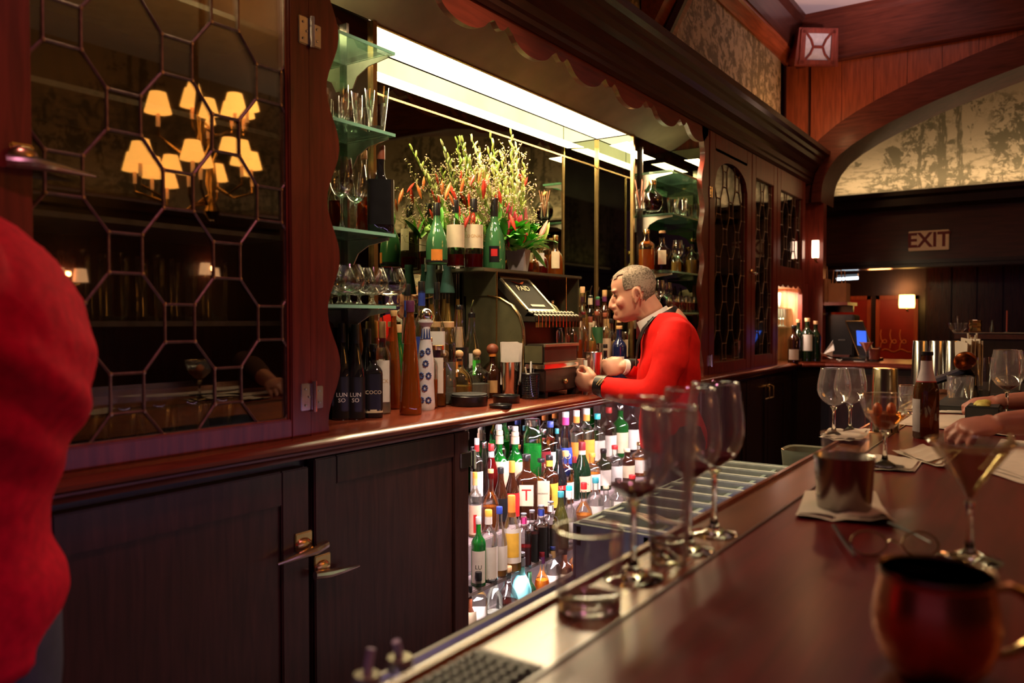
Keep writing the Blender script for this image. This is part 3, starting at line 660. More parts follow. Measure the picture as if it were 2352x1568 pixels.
# ================================================================ bottles
SH={ # (radius, height) of the glass, cap radius, cap start
 'std':[(.90,0),(1,.012),(1,.60),(.97,.635),(.80,.675),(.50,.715),(.37,.75),(.34,.80),(.34,.94)],
 'wine':[(.92,0),(1,.012),(1,.61),(.95,.65),(.75,.70),(.48,.74),(.38,.78),(.35,.86),(.37,.985)],
 'slope':[(.92,0),(1,.012),(1,.40),(.95,.48),(.75,.60),(.50,.71),(.37,.79),(.34,.97)],
 'cone':[(.96,0),(1,.012),(.98,.08),(.80,.34),(.56,.62),(.36,.82),(.31,.90),(.33,.96)],
 'squat':[(.90,0),(1,.02),(1,.36),(.96,.44),(.82,.53),(.55,.60),(.34,.65),(.30,.70),(.30,.84)],
 'round':[(.55,0),(.66,.015),(.90,.14),(1,.30),(.93,.46),(.70,.58),(.42,.66),(.32,.72),(.32,.90)],
 'tall':[(.92,0),(1,.012),(1,.52),(.92,.57),(.60,.63),(.40,.68),(.36,.74),(.34,.96)],
 'longneck':[(.92,0),(1,.012),(1,.46),(.90,.52),(.58,.60),(.36,.68),(.30,.80),(.33,.97)],
 'belly':[(.86,0),(.97,.012),(1,.05),(1,.26),(.95,.38),(.80,.50),(.55,.61),(.36,.70),(.30,.78),(.29,.97)],
 'jar':[(.92,0),(1,.012),(1,.72),(.92,.78),(.72,.83),(.70,.92)],
}
GL={'clear':((.93,.95,.92),0.0,None),'green':((.10,.55,.14),.16,(.02,.42,.06)),'dkgreen':((.05,.13,.05),.30,(.02,.06,.025)),'amber':((.80,.30,.07),.22,(.62,.17,.02)),
 'brown':((.16,.05,.02),.35,(.09,.025,.01)),'black':((.01,.01,.01),.85,(.012,.010,.012)),'blue':((.03,.04,.12),.5,(.02,.03,.12)),'olive':((.35,.36,.12),.15,(.25,.25,.06)),
 'frost':((.75,.78,.75),.45,(.75,.76,.72)),'turq':((.2,.6,.65),.95,(.22,.72,.80)),'white':((.9,.9,.9),1.0,(.80,.76,.74)),'champ':((.10,.36,.14),.62,(.08,.28,.10)),'pink':((.9,.55,.6),.2,(.8,.3,.4))}
LQ={'amber':(.70,.24,.03),'gold':(.80,.50,.12),'whisky':(.60,.16,.02),'red':(.30,.01,.01),'dark':(.05,.008,.006),'orange':(.85,.30,.02),'green':(.03,.50,.07),'clear':(.75,.78,.70),'blue':(.05,.10,.5)}
CC={'black':BLACK,'white':WHITE,'red':plain((.55,.02,.02),.4),'blue':plain((.03,.06,.35),.4),'gold':BRASS,'silver':CHROME,'cork':plain((.70,.42,.20),.7,0,.15),'wood':plain((.25,.06,.025),.5,0,.2),'green':plain((.03,.16,.06),.5,0,.1),'cream':CREAM,
 'orange':plain((.80,.26,.04),.4),'yellow':plain((.85,.48,.06),.4),'teal':plain((.04,.28,.32),.4),'turq':plain((.03,.50,.55),.4),'grey':plain((.20,.20,.22),.4),'pink':plain((.75,.05,.25),.4),'purple':plain((.12,.02,.08),.4),'darkred':plain((.16,.01,.015),.4),'tan':plain((.55,.32,.12),.6),'bluegreen':plain((.03,.10,.075),.55)}
LC=dict(CC); LC.update({'peach':plain((.80,.52,.34),.7),'paper':PAPER})
MC={}
def bmesh_cache(key,fn):
    if key not in MC: MC[key]=fn()
    return MC[key]
def bottle(x,y,z,H,R,*,cone=False,shape='std',gl='clear',lq=None,lv=.5,cap='black',ch=.10,capr=.42,lab=None,lz=(.12,.50),la=70,sq=2.0,neck=None,band=None,txt=None,tcol='black',label='',group=None,cat='bottle',ball=None,pour=False,name='bottle',ts=.30,rz=0,lab2=None,ay=1):
    """bottle thing with glass_body, liquid, cap, label ... the front faces the room's seats"""
    b=thing(name,label,cat,(x,y,z),group=group)
    face=math.atan2(0-y,0-x)            # the side turned to the bar's customers
    b.rotation_euler=(0,0,face+math.pi/2+rz)   # local -y is the front
    H=round(H,3);R=round(R,4); pr=SH[shape]
    t,bo,bc_=GL[gl]
    gm=thin(t,bo,bc_,.9 if gl!='white' else .3)
    me=bmesh_cache(('g',H,R,shape,sq,gl,ay),lambda:G().lathe([(r*R,h*H) for r,h in pr],24 if sq==2 else 28,sq=sq,ay=ay).mesh('bottle_glass',ang=40))
    body=put('glass_body',me,gm,b)
    if lq and gl not in('black','white','turq'):
        def fl():
            q=[(r*R*.93,max(h*H,.004)) for r,h in pr if h<lv]
            # radius at the surface
            for i in range(len(pr)-1):
                if pr[i][1]<=lv<=pr[i+1][1]:
                    f=(lv-pr[i][1])/(pr[i+1][1]-pr[i][1]+1e-9); q.append(((pr[i][0]+(pr[i+1][0]-pr[i][0])*f)*R*.93,lv*H)); break
            q.append((0,lv*H)); return G().lathe(q,20,sq=sq,ay=ay).mesh('liquid',ang=50)
        c=LQ[lq]; put('liquid',bmesh_cache(('l',H,R,shape,sq,lq,lv,ay),fl),thin([min(1,q*1.35) for q in c],.40,c,.3),b)
    rn=[r for r,h in pr if h>=.6][-1]*R; top=pr[-1][1]*H
    cm=CC[cap] if cap else None
    if ball:
        s=H*ball
        put('stopper',bmesh_cache(('ball',round(s,4)),lambda:G().ell((0,0,s*.85),(s,s,s*.92),16,10).lathe([(s*.55,-s*.25),(s*.62,s*.2)],12).mesh('stopper')),cm,b,loc=(0,0,top))
    elif pour:
        put('cap',bmesh_cache(('pc',round(rn,4)),lambda:G().lathe([(rn*1.12,-.012),(rn*1.12,.004),(rn*.8,.008)],14).mesh('pcap')),cm,b,loc=(0,0,top))
        put('pourer',bmesh_cache('pour',lambda:G().tube([(0,0,0),(0,0,.022),(.008,0,.05)],[.005,.0035,.003],8).mesh('pourer')),CHROME,b,loc=(0,0,top+.006))
    elif cone:
        put('cap',bmesh_cache(('cc',H,R),lambda:G().lathe([(R*1.0,0),(R*1.02,.004),(R*.55,H*.17),(R*.62,H*.185),(R*.60,H*.22),(0,H*.222)],20).mesh('cap')),cm,b,loc=(0,0,H-H*.222))
    elif cap:
        cr=max(rn*1.12,R*capr*.8); hh=ch*H
        put('cap',bmesh_cache(('c',round(cr,4),round(hh,4),round(H,2)),lambda:G().lathe([(cr,0),(cr*1.02,hh*.1),(cr*1.02,hh*.93),(cr*.94,hh),(0,hh)],18).mesh('cap',ang=50)),cm,b,loc=(0,0,H-hh))
    if neck:
        nz0,nz1=.80,.92
        if shape in('slope','wine'): nz0,nz1=.72,.86
        nr=R*.385
        put('neck_label',bmesh_cache(('n',round(nr,4),H,nz0),lambda:G().lathe([(nr*1.03,nz0*H),(nr,nz1*H)],16).mesh('neck_label')),LC[neck],b)
    if lab:
        a=math.radians(la); k=1.015
        def fm():
            prof=[(R*k,lz[0]*H),(R*k,lz[1]*H)]
            if shape in('cone','round'):
                def rr(h):
                    for i in range(len(pr)-1):
                        if pr[i][1]<=h<=pr[i+1][1]: return R*(pr[i][0]+(pr[i+1][0]-pr[i][0])*(h-pr[i][1])/(pr[i+1][1]-pr[i][1]))
                    return R
                prof=[(rr(lz[0]+(lz[1]-lz[0])*i/4)*k,(lz[0]+(lz[1]-lz[0])*i/4)*H) for i in range(5)]
            return G().lathe(prof,16,sq=sq,ay=ay,a0=-math.pi/2-a,a1=-math.pi/2+a).mesh('label',ang=60)
        put('label',bmesh_cache(('lb',H,R,lz,la,sq,shape,lab,ay),fm),LC[lab],b)
        if lab2:
            c2,z0,z1,aa=lab2; a2=math.radians(aa)
            put('label_panel',bmesh_cache(('l2',H,R,z0,z1,aa,sq,ay),lambda:G().lathe([(R*1.022,z0*H),(R*1.022,z1*H)],12,sq=sq,ay=ay,a0=-math.pi/2-a2,a1=-math.pi/2+a2).mesh('label_panel')),LC[c2],b)
    if band:
        put('band',bmesh_cache(('bd',H,R,lz,sq,ay),lambda:G().lathe([(R*1.017,lz[0]*H-.006),(R*1.017,lz[0]*H+.004)],20,sq=sq,ay=ay).mesh('band')),LC[band],b)
    if txt:
        rows=txt if isinstance(txt,(list,tuple)) else [txt]
        g=G()
        for i,t_ in enumerate(rows):
            vs,fs=textmesh(t_,R*ts*1.6,.0)
            zz=(lz[0]+lz[1])/2*H+(len(rows)-1)*R*ts*.75-i*R*ts*1.5
            out=[]
            for p in vs:
                aa=p[0]/R; kk=R*1.03 if sq==2 else R*1.03
                out.append((kk*math.sin(aa),-kk*math.cos(aa),zz+p[1]) if sq==2 else (p[0],-R*ay*1.03,zz+p[1]))
            g.add(out,fs)
        put('lettering',g.mesh('lettering',False),LC[tcol],b)
    return b
ORD=['leftmost','second from left','third from left','fourth from left','fifth from left','sixth from left','seventh from left','eighth from left','ninth from left','tenth from left','eleventh from left','twelfth from left','thirteenth from left','fourteenth from left','fifteenth from left','sixteenth from left','seventeenth from left','eighteenth from left','nineteenth from left','twentieth from left','twenty-first from left','twenty-second from left']
GN={'clear':'clear','green':'bright green','dkgreen':'dark green','amber':'amber','brown':'dark brown','black':'black','blue':'dark blue','olive':'olive','frost':'frosted','turq':'turquoise','white':'white','champ':'green','pink':'pink'}
def autolabel(k,row,i):
    cp=k.get('cap','black')
    s='%s %s bottle'%(GN[k.get('gl','clear')],cp+('-spouted' if k.get('pour') else '-capped'))
    if k.get('lab'): s+=', %s label'%k['lab']
    return s+', '+ORD[i]+', '+row
def row(items,Y,z,rowname,group):
    items=sorted(items,key=lambda t:t[0])
    for i,(u,v,wpx,k) in enumerate(items):
        p=P(u,v,Y=Y)
        if p.x>4.02 and Y<1.95 and z<1: continue
        dd=(p-EYE).dot(FW); H=p.z-z
        if k.get('pour'): H-=.05
        if k.get('ball'): pass
        R=wpx/FPX*dd/2
        yy=k.pop('dy',0); q=dict(k)
        if 'H' in q: H=q.pop('H')
        bottle(p.x,Y+yy,z,H,R,label=autolabel(k,rowname,i),group=group,**q)
B=dict
# ---- under-counter cabinet: four rows on steps
gp='liquor bottles in the lit under-counter cabinet'
row([(1099,1187,34,B(gl='green',cap='white',lab='paper',lz=(.05,.52),shape='std',txt=['LU'],lq=None,la=60,ts=.5)),
 (1122,1170,44,B(cap='yellow',neck='paper',lab='paper',shape='std',lz=(.05,.50),band='silver')),
 (1147,1163,38,B(cap='blue',shape='slope',lab='paper',lz=(.10,.45),lq='gold',lv=.3)),
 (1175,1137,46,B(cap='orange',ch=.16,shape='slope',lq='gold',lv=.38,lab='paper',lz=(.12,.58),lab2=('yellow',.2,.52,45),neck='orange')),
 (1203,1178,36,B(cap='grey',ch=.03,neck='pink',shape='std',lq='red',lv=.36,sq=4)),
 (1222,1171,34,B(cap='grey',ch=.04,shape='std',lq='dark',lv=.55,sq=4)),
 (1243,1160,38,B(cap='grey',ch=.03,neck='blue',shape='std',lq='dark',lv=.60,sq=4)),
 (1265,1151,36,B(cap='grey',ch=.03,neck='white',shape='std',lq='dark',lv=.5,sq=4)),
 (1288,1128,38,B(cap='teal',gl='olive',shape='slope',lq='gold',lv=.3)),
 (1307,1115,40,B(cap='turq',shape='round',lab='paper',lz=(.1,.4),neck='white')),
 (1341,1108,42,B(cap='red',ch=.12,shape='squat',lq='orange',lv=.42)),
 (1368,1096,40,B(cap='teal',shape='std',lab='paper')),
 (1392,1112,36,B(cap='cream',shape='std',lab='white')),
 (1420,1098,40,B(cap='black',gl='clear',lab='paper',shape='tall')),
 (1452,1090,40,B(cap='red',gl='brown',lab='cream')),(1486,1082,40,B(cap='gold',lq='amber',lab='paper'))],1.665,.475,'front step of lit cabinet',gp)
row([(1091,1084,30,B(cap='orange',neck='tan',shape='std',lab='peach',lz=(.05,.50),lab2=('red',.08,.36,14),lq='gold',lv=.3)),
 (1127,1133,40,B(cap='tan',ch=.06,shape='squat',lq='whisky',lv=.40,H=.24)),
 (1150,1073,38,B(cap='black',gl='brown',shape='slope',lab='black')),
 (1176,1104,36,B(cap='orange',ch=.18,gl='brown',shape='slope',lab='red',H=.25)),
 (1209,1043,52,B(cap='black',ch=.10,gl='brown',sq=5,shape='std',lab='cream',lz=(.22,.55),la=32,lq='dark',txt='T',tcol='red',ts=.9)),
 (1243,1100,50,B(cap='black',ch=.07,sq=6,shape='squat',lq='whisky',lv=.3,lab='cream',lz=(.15,.62),la=38,txt=['DISARONNO'],ts=.13,H=.23)),
 (1262,1045,42,B(cap='black',gl='brown',neck='yellow',shape='std',lab='yellow',lz=(.05,.50))),
 (1284,1032,38,B(cap='black',ch=.18,gl='black',shape='slope',lab='red',lz=(.30,.38),txt='ATLE',tcol='white')),
 (1299,1035,40,B(cap='tan',gl='clear',shape='std',lab='paper',lz=(.1,.42),lq='whisky',lv=.4)),
 (1319,1048,28,B(cap='darkred',ch=.14,gl='dkgreen',shape='slope')),
 (1337,1015,42,B(cap='darkred',ch=.16,gl='dkgreen',shape='slope',neck='cream',lab='peach',lz=(.12,.40),txt='JAMESON',ts=.23)),
 (1360,1040,40,B(cap='orange',gl='clear',lab='paper',lq='amber')),
 (1386,1030,38,B(cap='black',gl='dkgreen',lab='paper')),(1412,1022,38,B(cap='red',gl='clear',lab='white')),
 (1440,1030,38,B(cap='cream',gl='brown',lab='cream')),(1470,1015,40,B(cap='gold',gl='clear',lab='paper',lq='amber')),(1502,1012,40,B(cap='blue',gl='clear',lab='white'))],1.81,.585,'middle step of lit cabinet',gp)
row([(1095,1006,30,B(cap='white',neck='red',gl='clear',lab='white',shape='std')),
 (1112,1015,28,B(cap='silver',gl='clear',shape='cone')),
 (1128,1019,36,B(cap='red',ch=.12,neck='white',gl='clear',lq='red',lv=.80,shape='slope')),
 (1147,988,46,B(cap='cream',ch=.07,gl='green',neck='peach',lab='peach',lz=(.10,.55),shape='squat',lq='green',lv=.6)),
 (1183,991,50,B(cap='cream',ch=.07,gl='green',neck='peach',lab='peach',lz=(.08,.52),shape='squat',lq='green',lv=.6)),
 (1166,976,34,B(cap='white',gl='clear',shape='std',dy=.045)),
 (1203,980,40,B(cap='white',gl='dkgreen',shape='squat',dy=.045)),
 (1223,962,44,B(cap='silver',gl='clear',lq='green',lv=.62,shape='jar',sq=4)),
 (1248,985,36,B(cap='silver',gl='clear',shape='std',lab='darkred',lz=(.1,.6),lq='dark',lv=.6,txt='Tu',tcol='peach',ts=.7)),
 (1264,967,38,B(cap='blue',gl='clear',lab='paper',shape='std',band='red')),
 (1279,984,24,B(cap='teal',ch=.1,gl='black',lab='black',shape='slope')),
 (1299,946,42,B(cap='white',gl='clear',neck='pink',lab='blue',lz=(.2,.45),shape='cone',txt='BO',tcol='cream',ts=.6,lq='blue',lv=.35)),
 (1324,942,38,B(cap='white',gl='clear',lab='orange',neck='orange',shape='std')),
 (1347,938,40,B(cap='white',gl='clear',lab='orange',neck='orange',shape='std')),
 (1372,950,38,B(cap='turq',gl='clear',lab='paper',shape='std')),(1398,935,38,B(cap='red',gl='clear',lab='paper')),
 (1425,930,38,B(cap='silver',gl='green',lab='cream')),(1452,925,38,B(cap='black',gl='clear',lab='white')),(1480,920,38,B(cap='gold',gl='brown',lab='paper')),(1510,918,38,B(cap='white',gl='clear',lab='turq'))],1.925,.665,'back step of lit cabinet',gp)
row([(1080,1345,30,B(cap='black',gl='brown',shape='squat',lab='cream',lz=(.05,.60),band='red')),
 (1099,1313,42,B(cap='black',ch=.12,gl='clear',sq=5,shape='std',lab='white',lz=(.08,.55),la=45,txt=['JIM BEAM'],ts=.20,lq='gold',lv=.3)),
 (1135,1287,40,B(cap='red',ch=.04,gl='clear',shape='longneck',lq='clear',lv=.3)),
 (1166,1328,54,B(cap='cork',ch=.09,gl='clear',shape='round',lq='dark',lv=.42,H=.22)),
 (1197,1302,50,B(cap='grey',ch=.05,gl='turq',neck='grey',shape='round',H=.25)),
 (1216,1295,36,B(cap='grey',ch=.05,gl='dkgreen',shape='squat',lab='black')),
 (1245,1267,36,B(cap='darkred',ch=.10,gl='clear',shape='squat',lq='orange',lv=.5,neck='purple')),
 (1270,1254,36,B(cap='blue',ch=.05,neck='tan',gl='clear',shape='std',lab='white')),
 (1296,1262,36,B(cap='black',gl='brown',lab='cream')),(1324,1250,38,B(cap='gold',gl='clear',lq='amber')),(1352,1240,38,B(cap='turq',gl='clear',lab='turq')),(1384,1230,38,B(cap='white',gl='clear',lab='paper'))],1.645,.286,'bottom shelf of lit cabinet',gp)
# ---- on the back counter, left end
gp='bottles on the left end of the back counter'
def at(u,vtop,vbase,w,k,label,group=gp,Z=ZC,**kw):
    b=P(u,vbase,Z=Z); ymax=kw.get('Y') or (1.76 if P(u,500,Y=1.76).x<1.84 else 1.945)
    if b.y>ymax or kw.get('Y'): b=P(u,500,Y=ymax); b.z=Z
    dd=(b-EYE).dot(FW); t=P(u,vtop,Y=b.y); H=t.z-Z
    if k.get('pour'): H-=.05
    q=dict(k); bottle(b.x,b.y,Z,H,w/FPX*dd/2,label=label,group=group,**q); return b
DW=B(gl='black',cap='black',shape='slope',ch=.2)
for u,vt,vb,lb in((783,742,958,'black wine bottle at the wavy jamb, partly hidden by it'),(817,745,962,'black wine bottle with silvery script, in front beside the jamb'),(842,755,948,'black wine bottle behind the printed square bottle')):
    at(u,vt,vb,46,dict(DW,lab='black',lz=(.02,.45),txt=['LUN','SO'],tcol='white',ts=.36),lb)
at(858,790,958,42,B(gl='black',cap='black',shape='std',sq=4,ch=.1,lab='black',lz=(.1,.6),txt=['COCO'],tcol='cream',ts=.36,band='cream'),'black square-shouldered bottle printed with one line of cream capitals')
at(879,738,949,38,B(gl='clear',cap='tan',ch=.18,neck='darkred',shape='wine',lab='paper',lz=(.13,.58),la=55,txt='KICK',tcol='tan',ts=.4,lq='clear',lv=.3),'clear bottle with tall cream label and brown top, beside the printed black bottle')
at(905,712,938,40,B(gl='amber',cap='tan',ch=.06,shape='cone',lq='amber',lv=.5),'tall tapering amber bottle without label, behind its darker twin')
at(943,690,951,52,B(gl='amber',cap='purple',ch=.10,shape='cone',lq='whisky',lv=.62,lab='amber' if 'amber' in LC else None,lz=(.16,.3)),'tall tapering amber bottle with dark stopper on the counter edge')
# white-blue ceramic bottle
b_=P(978,940,Z=ZC); dd=(b_-EYE).dot(FW); H=P(975,708,Y=b_.y).z-ZC
ce=thing('ceramic_bottle','white ceramic bottle painted with blue sprigs and a silver ball stopper','bottle',b_)
R=.030
part('ceramic_body',G().lathe([(R*.95,0),(R*1.05,.01),(R*1.0,H*.10),(R*.90,H*.28),(R*.93,H*.45),(R*.72,H*.62),(R*.50,H*.76),(R*.50,H*.82),(R*.85,H*.86),(R*.85,H*.875),(R*.7,H*.88)],22),plain((.74,.70,.72),.25),ce,local=True)
part('stopper',G().ell((0,0,H*.93),(R*.82,R*.82,R*.85),16,10),CHROME,ce,local=True)
g=G(); rn=random.Random(3)
fa=math.atan2(-b_.y,-b_.x)
def rad(h): 
    pr=[(.95,0),(1.0,.10),(.90,.28),(.93,.45),(.72,.62),(.50,.76)]
    for (a,b2),(c,d) in zip(pr,pr[1:]):
        if b2<=h<=d: return R*(a+(c-a)*(h-b2)/(d-b2))
    return R*.5
for h0,a0 in((.10,.3),(.10,-.5),(.22,-.1),(.34,.35),(.34,-.55),(.46,0),(.56,-.5),(.58,.35)):
    for q in range(8):
        th=q/8*6.28; h=h0+.026*math.sin(th); aa=fa+a0+.24*math.cos(th); r=rad(h)+.0006
        g.ell((r*math.cos(aa),r*math.sin(aa),h*H),(.0045,.0045,.0028),6,4)
for q in range(9):
    aa=fa-1.1+q*.28; r=R*.52; hh=.80 if q%2 else .71
    g.tube([(r*math.cos(aa)*1.02,r*math.sin(aa)*1.02,H*.70),(r*math.cos(aa)*1.05,r*math.sin(aa)*1.05,H*hh)],[.0045,.001],5)
part('painted_sprigs',g,plain((.03,.06,.22),.3),ce,local=True,kind='stuff')
at(1004,792,932,42,B(gl='clear',cap='gold',ch=.08,shape='jar',sq=4,lq='amber',lv=.62,lab='paper',lz=(.22,.80),la=35,neck='purple'),'square clear bottle of amber spirit with narrow cream label and gold cap')
for i,(u,vt,vb,lq_) in enumerate(((1020,788,902,'clear'),(1054,788,900,'gold'),(1095,786,898,'clear'))):
    at(u,vt+14,vb,62 if i else 56,B(gl='clear',cap='cork',ball=.085,shape='squat',lq=lq_,lv=.30),('round-shouldered clear tequila bottle with yellow ribbon and cork ball, left of three','round-shouldered tequila bottle of gold spirit with orange ribbon and cork ball','round-shouldered clear tequila bottle with green ribbon and cork ball, nearest the shaker')[i],group='ball-stoppered bottles on the back counter',Y=1.80+.01*i)
    put('ribbon',G().box(-.016,-.004,-.018,-.014,-.050,.005).lathe([(.0135,-.006),(.0135,.006)],12).mesh('ribbon'),LC[('yellow','orange','green')[i]] if i<2 else plain((.08,.65,.05),.5),[o for o in bpy.data.objects if o.get('label','').startswith(('round-shouldered'))][-1],loc=(0,0,.140))
at(1131,795,893,44,B(gl='brown',cap='wood',ball=.12,neck='orange',shape='squat',lab='tan',lz=(.1,.34),la=30),'dark brown bottle with wooden ball stopper and orange neck band',group='ball-stoppered bottles on the back counter',Y=1.80)
# second and third rows behind, left of the register
YY={806:1.765,935:1.93,968:1.87,990:1.945,1027:1.945,1003:1.80,1020:1.955,1051:1.955,1055:1.87,1083:1.86,997:1.90,1027.5:1.80,985:1.755,1035:1.87,915:1.90,840:1.945,865:1.93}
gp2='taller bottles behind on the back counter, left of the register'
for u,vt,vb,w,k,lb in(
 (806,752,915,34,dict(DW),'black slim bottle standing behind the wine bottles at the jamb'),
 (935,652,905,40,B(gl='clear',cap='black',neck='blue',shape='slope',lab='green',lz=(.2,.5),lq='clear'),'clear bottle with blue neck band and green label behind the snifters'),
 (968,646,890,42,B(gl='clear',cap='black',neck='blue',shape='std',lab='blue',lz=(.3,.55)),'clear bottle with black stopper and blue square label'),
 (990,605,888,34,B(gl='clear',cap='bluegreen',shape='longneck',cone=True,ch=.24,lq='gold',lv=.7),'tall bottle under a conical dark green cap, left of the pair'),
 (1027,604,880,34,B(gl='clear',cap='bluegreen',shape='longneck',cone=True,ch=.24,lq='gold',lv=.7),'tall bottle under a conical dark green cap, right of the pair'),
 (1003,648,896,36,B(gl='clear',cap='black',ch=.14,shape='std',lab='white',lz=(.42,.60),sq=5,lq='dark',lv=.4),'square clear bottle with black cap and blank white label'),
 (1020,590,874,26,B(gl='clear',cap='white',ch=.10,shape='longneck',lq='gold',lv=.7,lab='peach',lz=(.1,.5)),'tall slim bottle with white screw cap, left one under the green bottles'),
 (1051,592,872,26,B(gl='clear',cap='white',ch=.10,shape='longneck',lq='gold',lv=.7,lab='peach',lz=(.1,.5)),'tall slim bottle with white screw cap, right one under the green bottles'),
 (1055,700,895,44,B(gl='clear',cap='black',ch=.05,shape='slope',lab='black',lz=(.08,.55),txt=['TO'],tcol='cream',ts=.4),'clear tall bottle with black label and short black cap'),
 (1083,686,890,44,B(gl='clear',cap='black',pour=True,shape='slope',lab='paper',lz=(.35,.52),la=40),'clear bottle with metal pour spout beside the register'),
 (997,738,905,38,B(gl='clear',cap='cork',ch=.07,shape='jar',lq='clear'),'plain clear bottle with flat cork, left of two'),
 (1027.5,738,903,38,B(gl='clear',cap='cork',ch=.07,shape='jar',lq='clear'),'plain clear bottle with flat cork, right of two'),
 (985,775,925,40,B(gl='clear',cap='gold',ch=.06,shape='std',neck='purple',lq='amber',lv=.4),'clear bottle with purple neck band behind the ceramic bottle'),
 (1035,790,915,26,B(gl='black',cap='black',shape='round',lab='black',lz=(.3,.6),txt='TO',tcol='cream'),'small black round bottle between the ball stoppers'),
 (915,745,890,36,B(gl='green',cap='cork',shape='slope'),'slim green bottle behind the amber cones'),
 (840,690,880,36,B(gl='clear',cap='white',shape='slope',lq='clear',lv=.3),'clear bottle with white cap under the lowest glass shelf'),
 (865,715,880,38,B(gl='clear',cap='silver',shape='std',lab='paper'),'clear bottle with silver cap under the lowest glass shelf')):
    at(u,vt,vb,w,k,lb,group=gp2,Y=YY.get(u))
# ---- right of the register: three ranks on low steps
rk=thing('bottle_risers','low stepped wooden stand under the bottles right of the register','stand',(3.25,1.85,ZC))
part('step',G().box(2.92,3.68,1.88,1.99,ZC,1.262),DARK,rk); part('step',G().box(2.92,3.68,1.79,1.88,ZC,1.19),DARK,rk)
gp='bottles right of the cash register'
row([(1281,678,22,B(cap='red',gl='clear',shape='std',lab='cream',lq='whisky')),(1266,690,22,B(cap='silver',gl='clear',shape='jar',lab=None,lq='amber')),(1291,676,26,B(cap='red',ch=.13,neck='cream',gl='clear',lab='cream')),(1306,678,24,B(cap='white',neck='black',gl='brown',shape='std')),
 (1316,660,28,B(cap='cork',gl='clear',shape='longneck',ball=None,ch=.10,lq='amber')),(1324,672,28,B(cap='red',ch=.13,neck='cream',gl='clear',lab='cream')),(1338,658,30,B(cap='cork',gl='clear',shape='longneck',ch=.10,lq='gold')),
 (1356,651,28,B(cap='black',pour=True,neck='cream',gl='clear',lab='cream')),(1373,655,26,B(cap='green',pour=True,neck='purple',gl='brown',shape='std')),(1389,666,28,B(cap='tan',ch=.12,gl='brown',neck='purple',lab='tan')),
 (1405,655,28,B(cap='black',pour=True,neck='cream',gl='clear',lab='cream')),(1424,680,28,B(cap='cork',gl='clear',lab='cream')),(1441,675,28,B(cap='black',gl='clear',lab='paper'))],1.935,1.262,'back rank beside register',gp)
row([(1300,727,26,B(cap='black',gl='clear',lq='dark',shape='std',lv=.5)),(1314,723,26,B(cap='black',ch=.22,gl='clear',shape='std')),(1327,718,24,B(cap='purple',neck='cream',gl='clear',lq='amber')),(1340,716,26,B(cap='darkred',ch=.05,gl='clear',shape='std')),
 (1356,727,30,B(cap='wood',ch=.12,gl='clear',shape='squat',lq='gold')),(1371,714,28,B(cap='wood',ch=.08,gl='clear',lab='green',lz=(.4,.7))),(1390,718,28,B(cap='wood',ch=.08,gl='clear',lab='cream')),(1404,732,26,B(cap='black',gl='clear',lab='tan')),(1422,730,28,B(cap='cork',gl='clear',lab='cream')),(1440,728,28,B(cap='gold',gl='brown',lab='cream'))],1.835,1.19,'middle rank beside register',gp)
gq='bottles in the front rank beside the register'
for u,vt,vb,w,k,lb in(
 (1286,753,800,16,B(cap='black',gl='clear',shape='jar'),'tiny clear bitters bottle with black dropper on the register drawer'),
 (1328,745,868,34,B(cap='silver',ch=.10,gl='green',shape='squat',lq='green',lv=.5),'bright green bottle with silver cap beside the register drawer'),
 (1357,757,862,34,B(cap='black',ch=.05,gl='clear',shape='jar',lab='peach',lz=(.45,.70),lq='gold'),'wide clear bottle with black lid and peach label, left of two'),
 (1376,757,858,34,B(cap='black',ch=.05,gl='clear',shape='jar',lab='cream',lz=(.45,.70),lq='gold'),'wide clear bottle with black lid and peach label, right of two'),
 (1405,742,865,40,B(cap='white',ch=.16,gl='blue',sq=5,shape='squat',lab='blue',lz=(.1,.6)),'square dark blue bottle with white screw cap'),
 (1422,748,875,34,B(cap='tan',ch=.06,gl='blue',shape='wine',lab='white',lz=(.15,.45),la=40),'dark blue wine bottle with pale label beside the bartender'),
 (1390,790,880,30,B(cap='black',gl='black',sq=5,shape='squat'),'small black square bottle in front of the blue bottles'),
 (1446,765,862,36,B(cap='cream',gl='clear',lab='cream',lz=(.1,.7)),'clear bottle with tall cream label behind the bartender\'s sleeve')):
    if 'bitters' in lb:
        at(u,vt,vb,w,k,lb,group=gq,Z=1.313,Y=1.65)
    else: at(u,vt,vb,w,k,lb,group=gq)
# wine bottles and ship glasses at the far counter
gp='wine bottles on the far counter'
for u,vt,vb,w,lb,cc in((1826,747,822,27,'dark wine bottle with white square label, leftmost on the far counter','black'),(1857,730,822,28,'dark wine bottle with tall white label, middle of the far group','cork'),(1876,737,820,24,'dark wine bottle with pale stopper, right of the far group','cork'),(1836,733,815,22,'dark wine bottle standing behind the leftmost on the far counter','cork')):
    at(u,vt,vb,w,B(gl='dkgreen' if cc=='cork' else 'brown',cap=cc,ch=.08,shape='wine',lq='dark',lv=.6,lab='white' if 'label' in lb else None,lz=(.08,.36) if 'square' in lb else (.25,.62),la=50),lb,Y={1826:1.54,1857:1.50,1876:1.45,1836:1.555}[u])
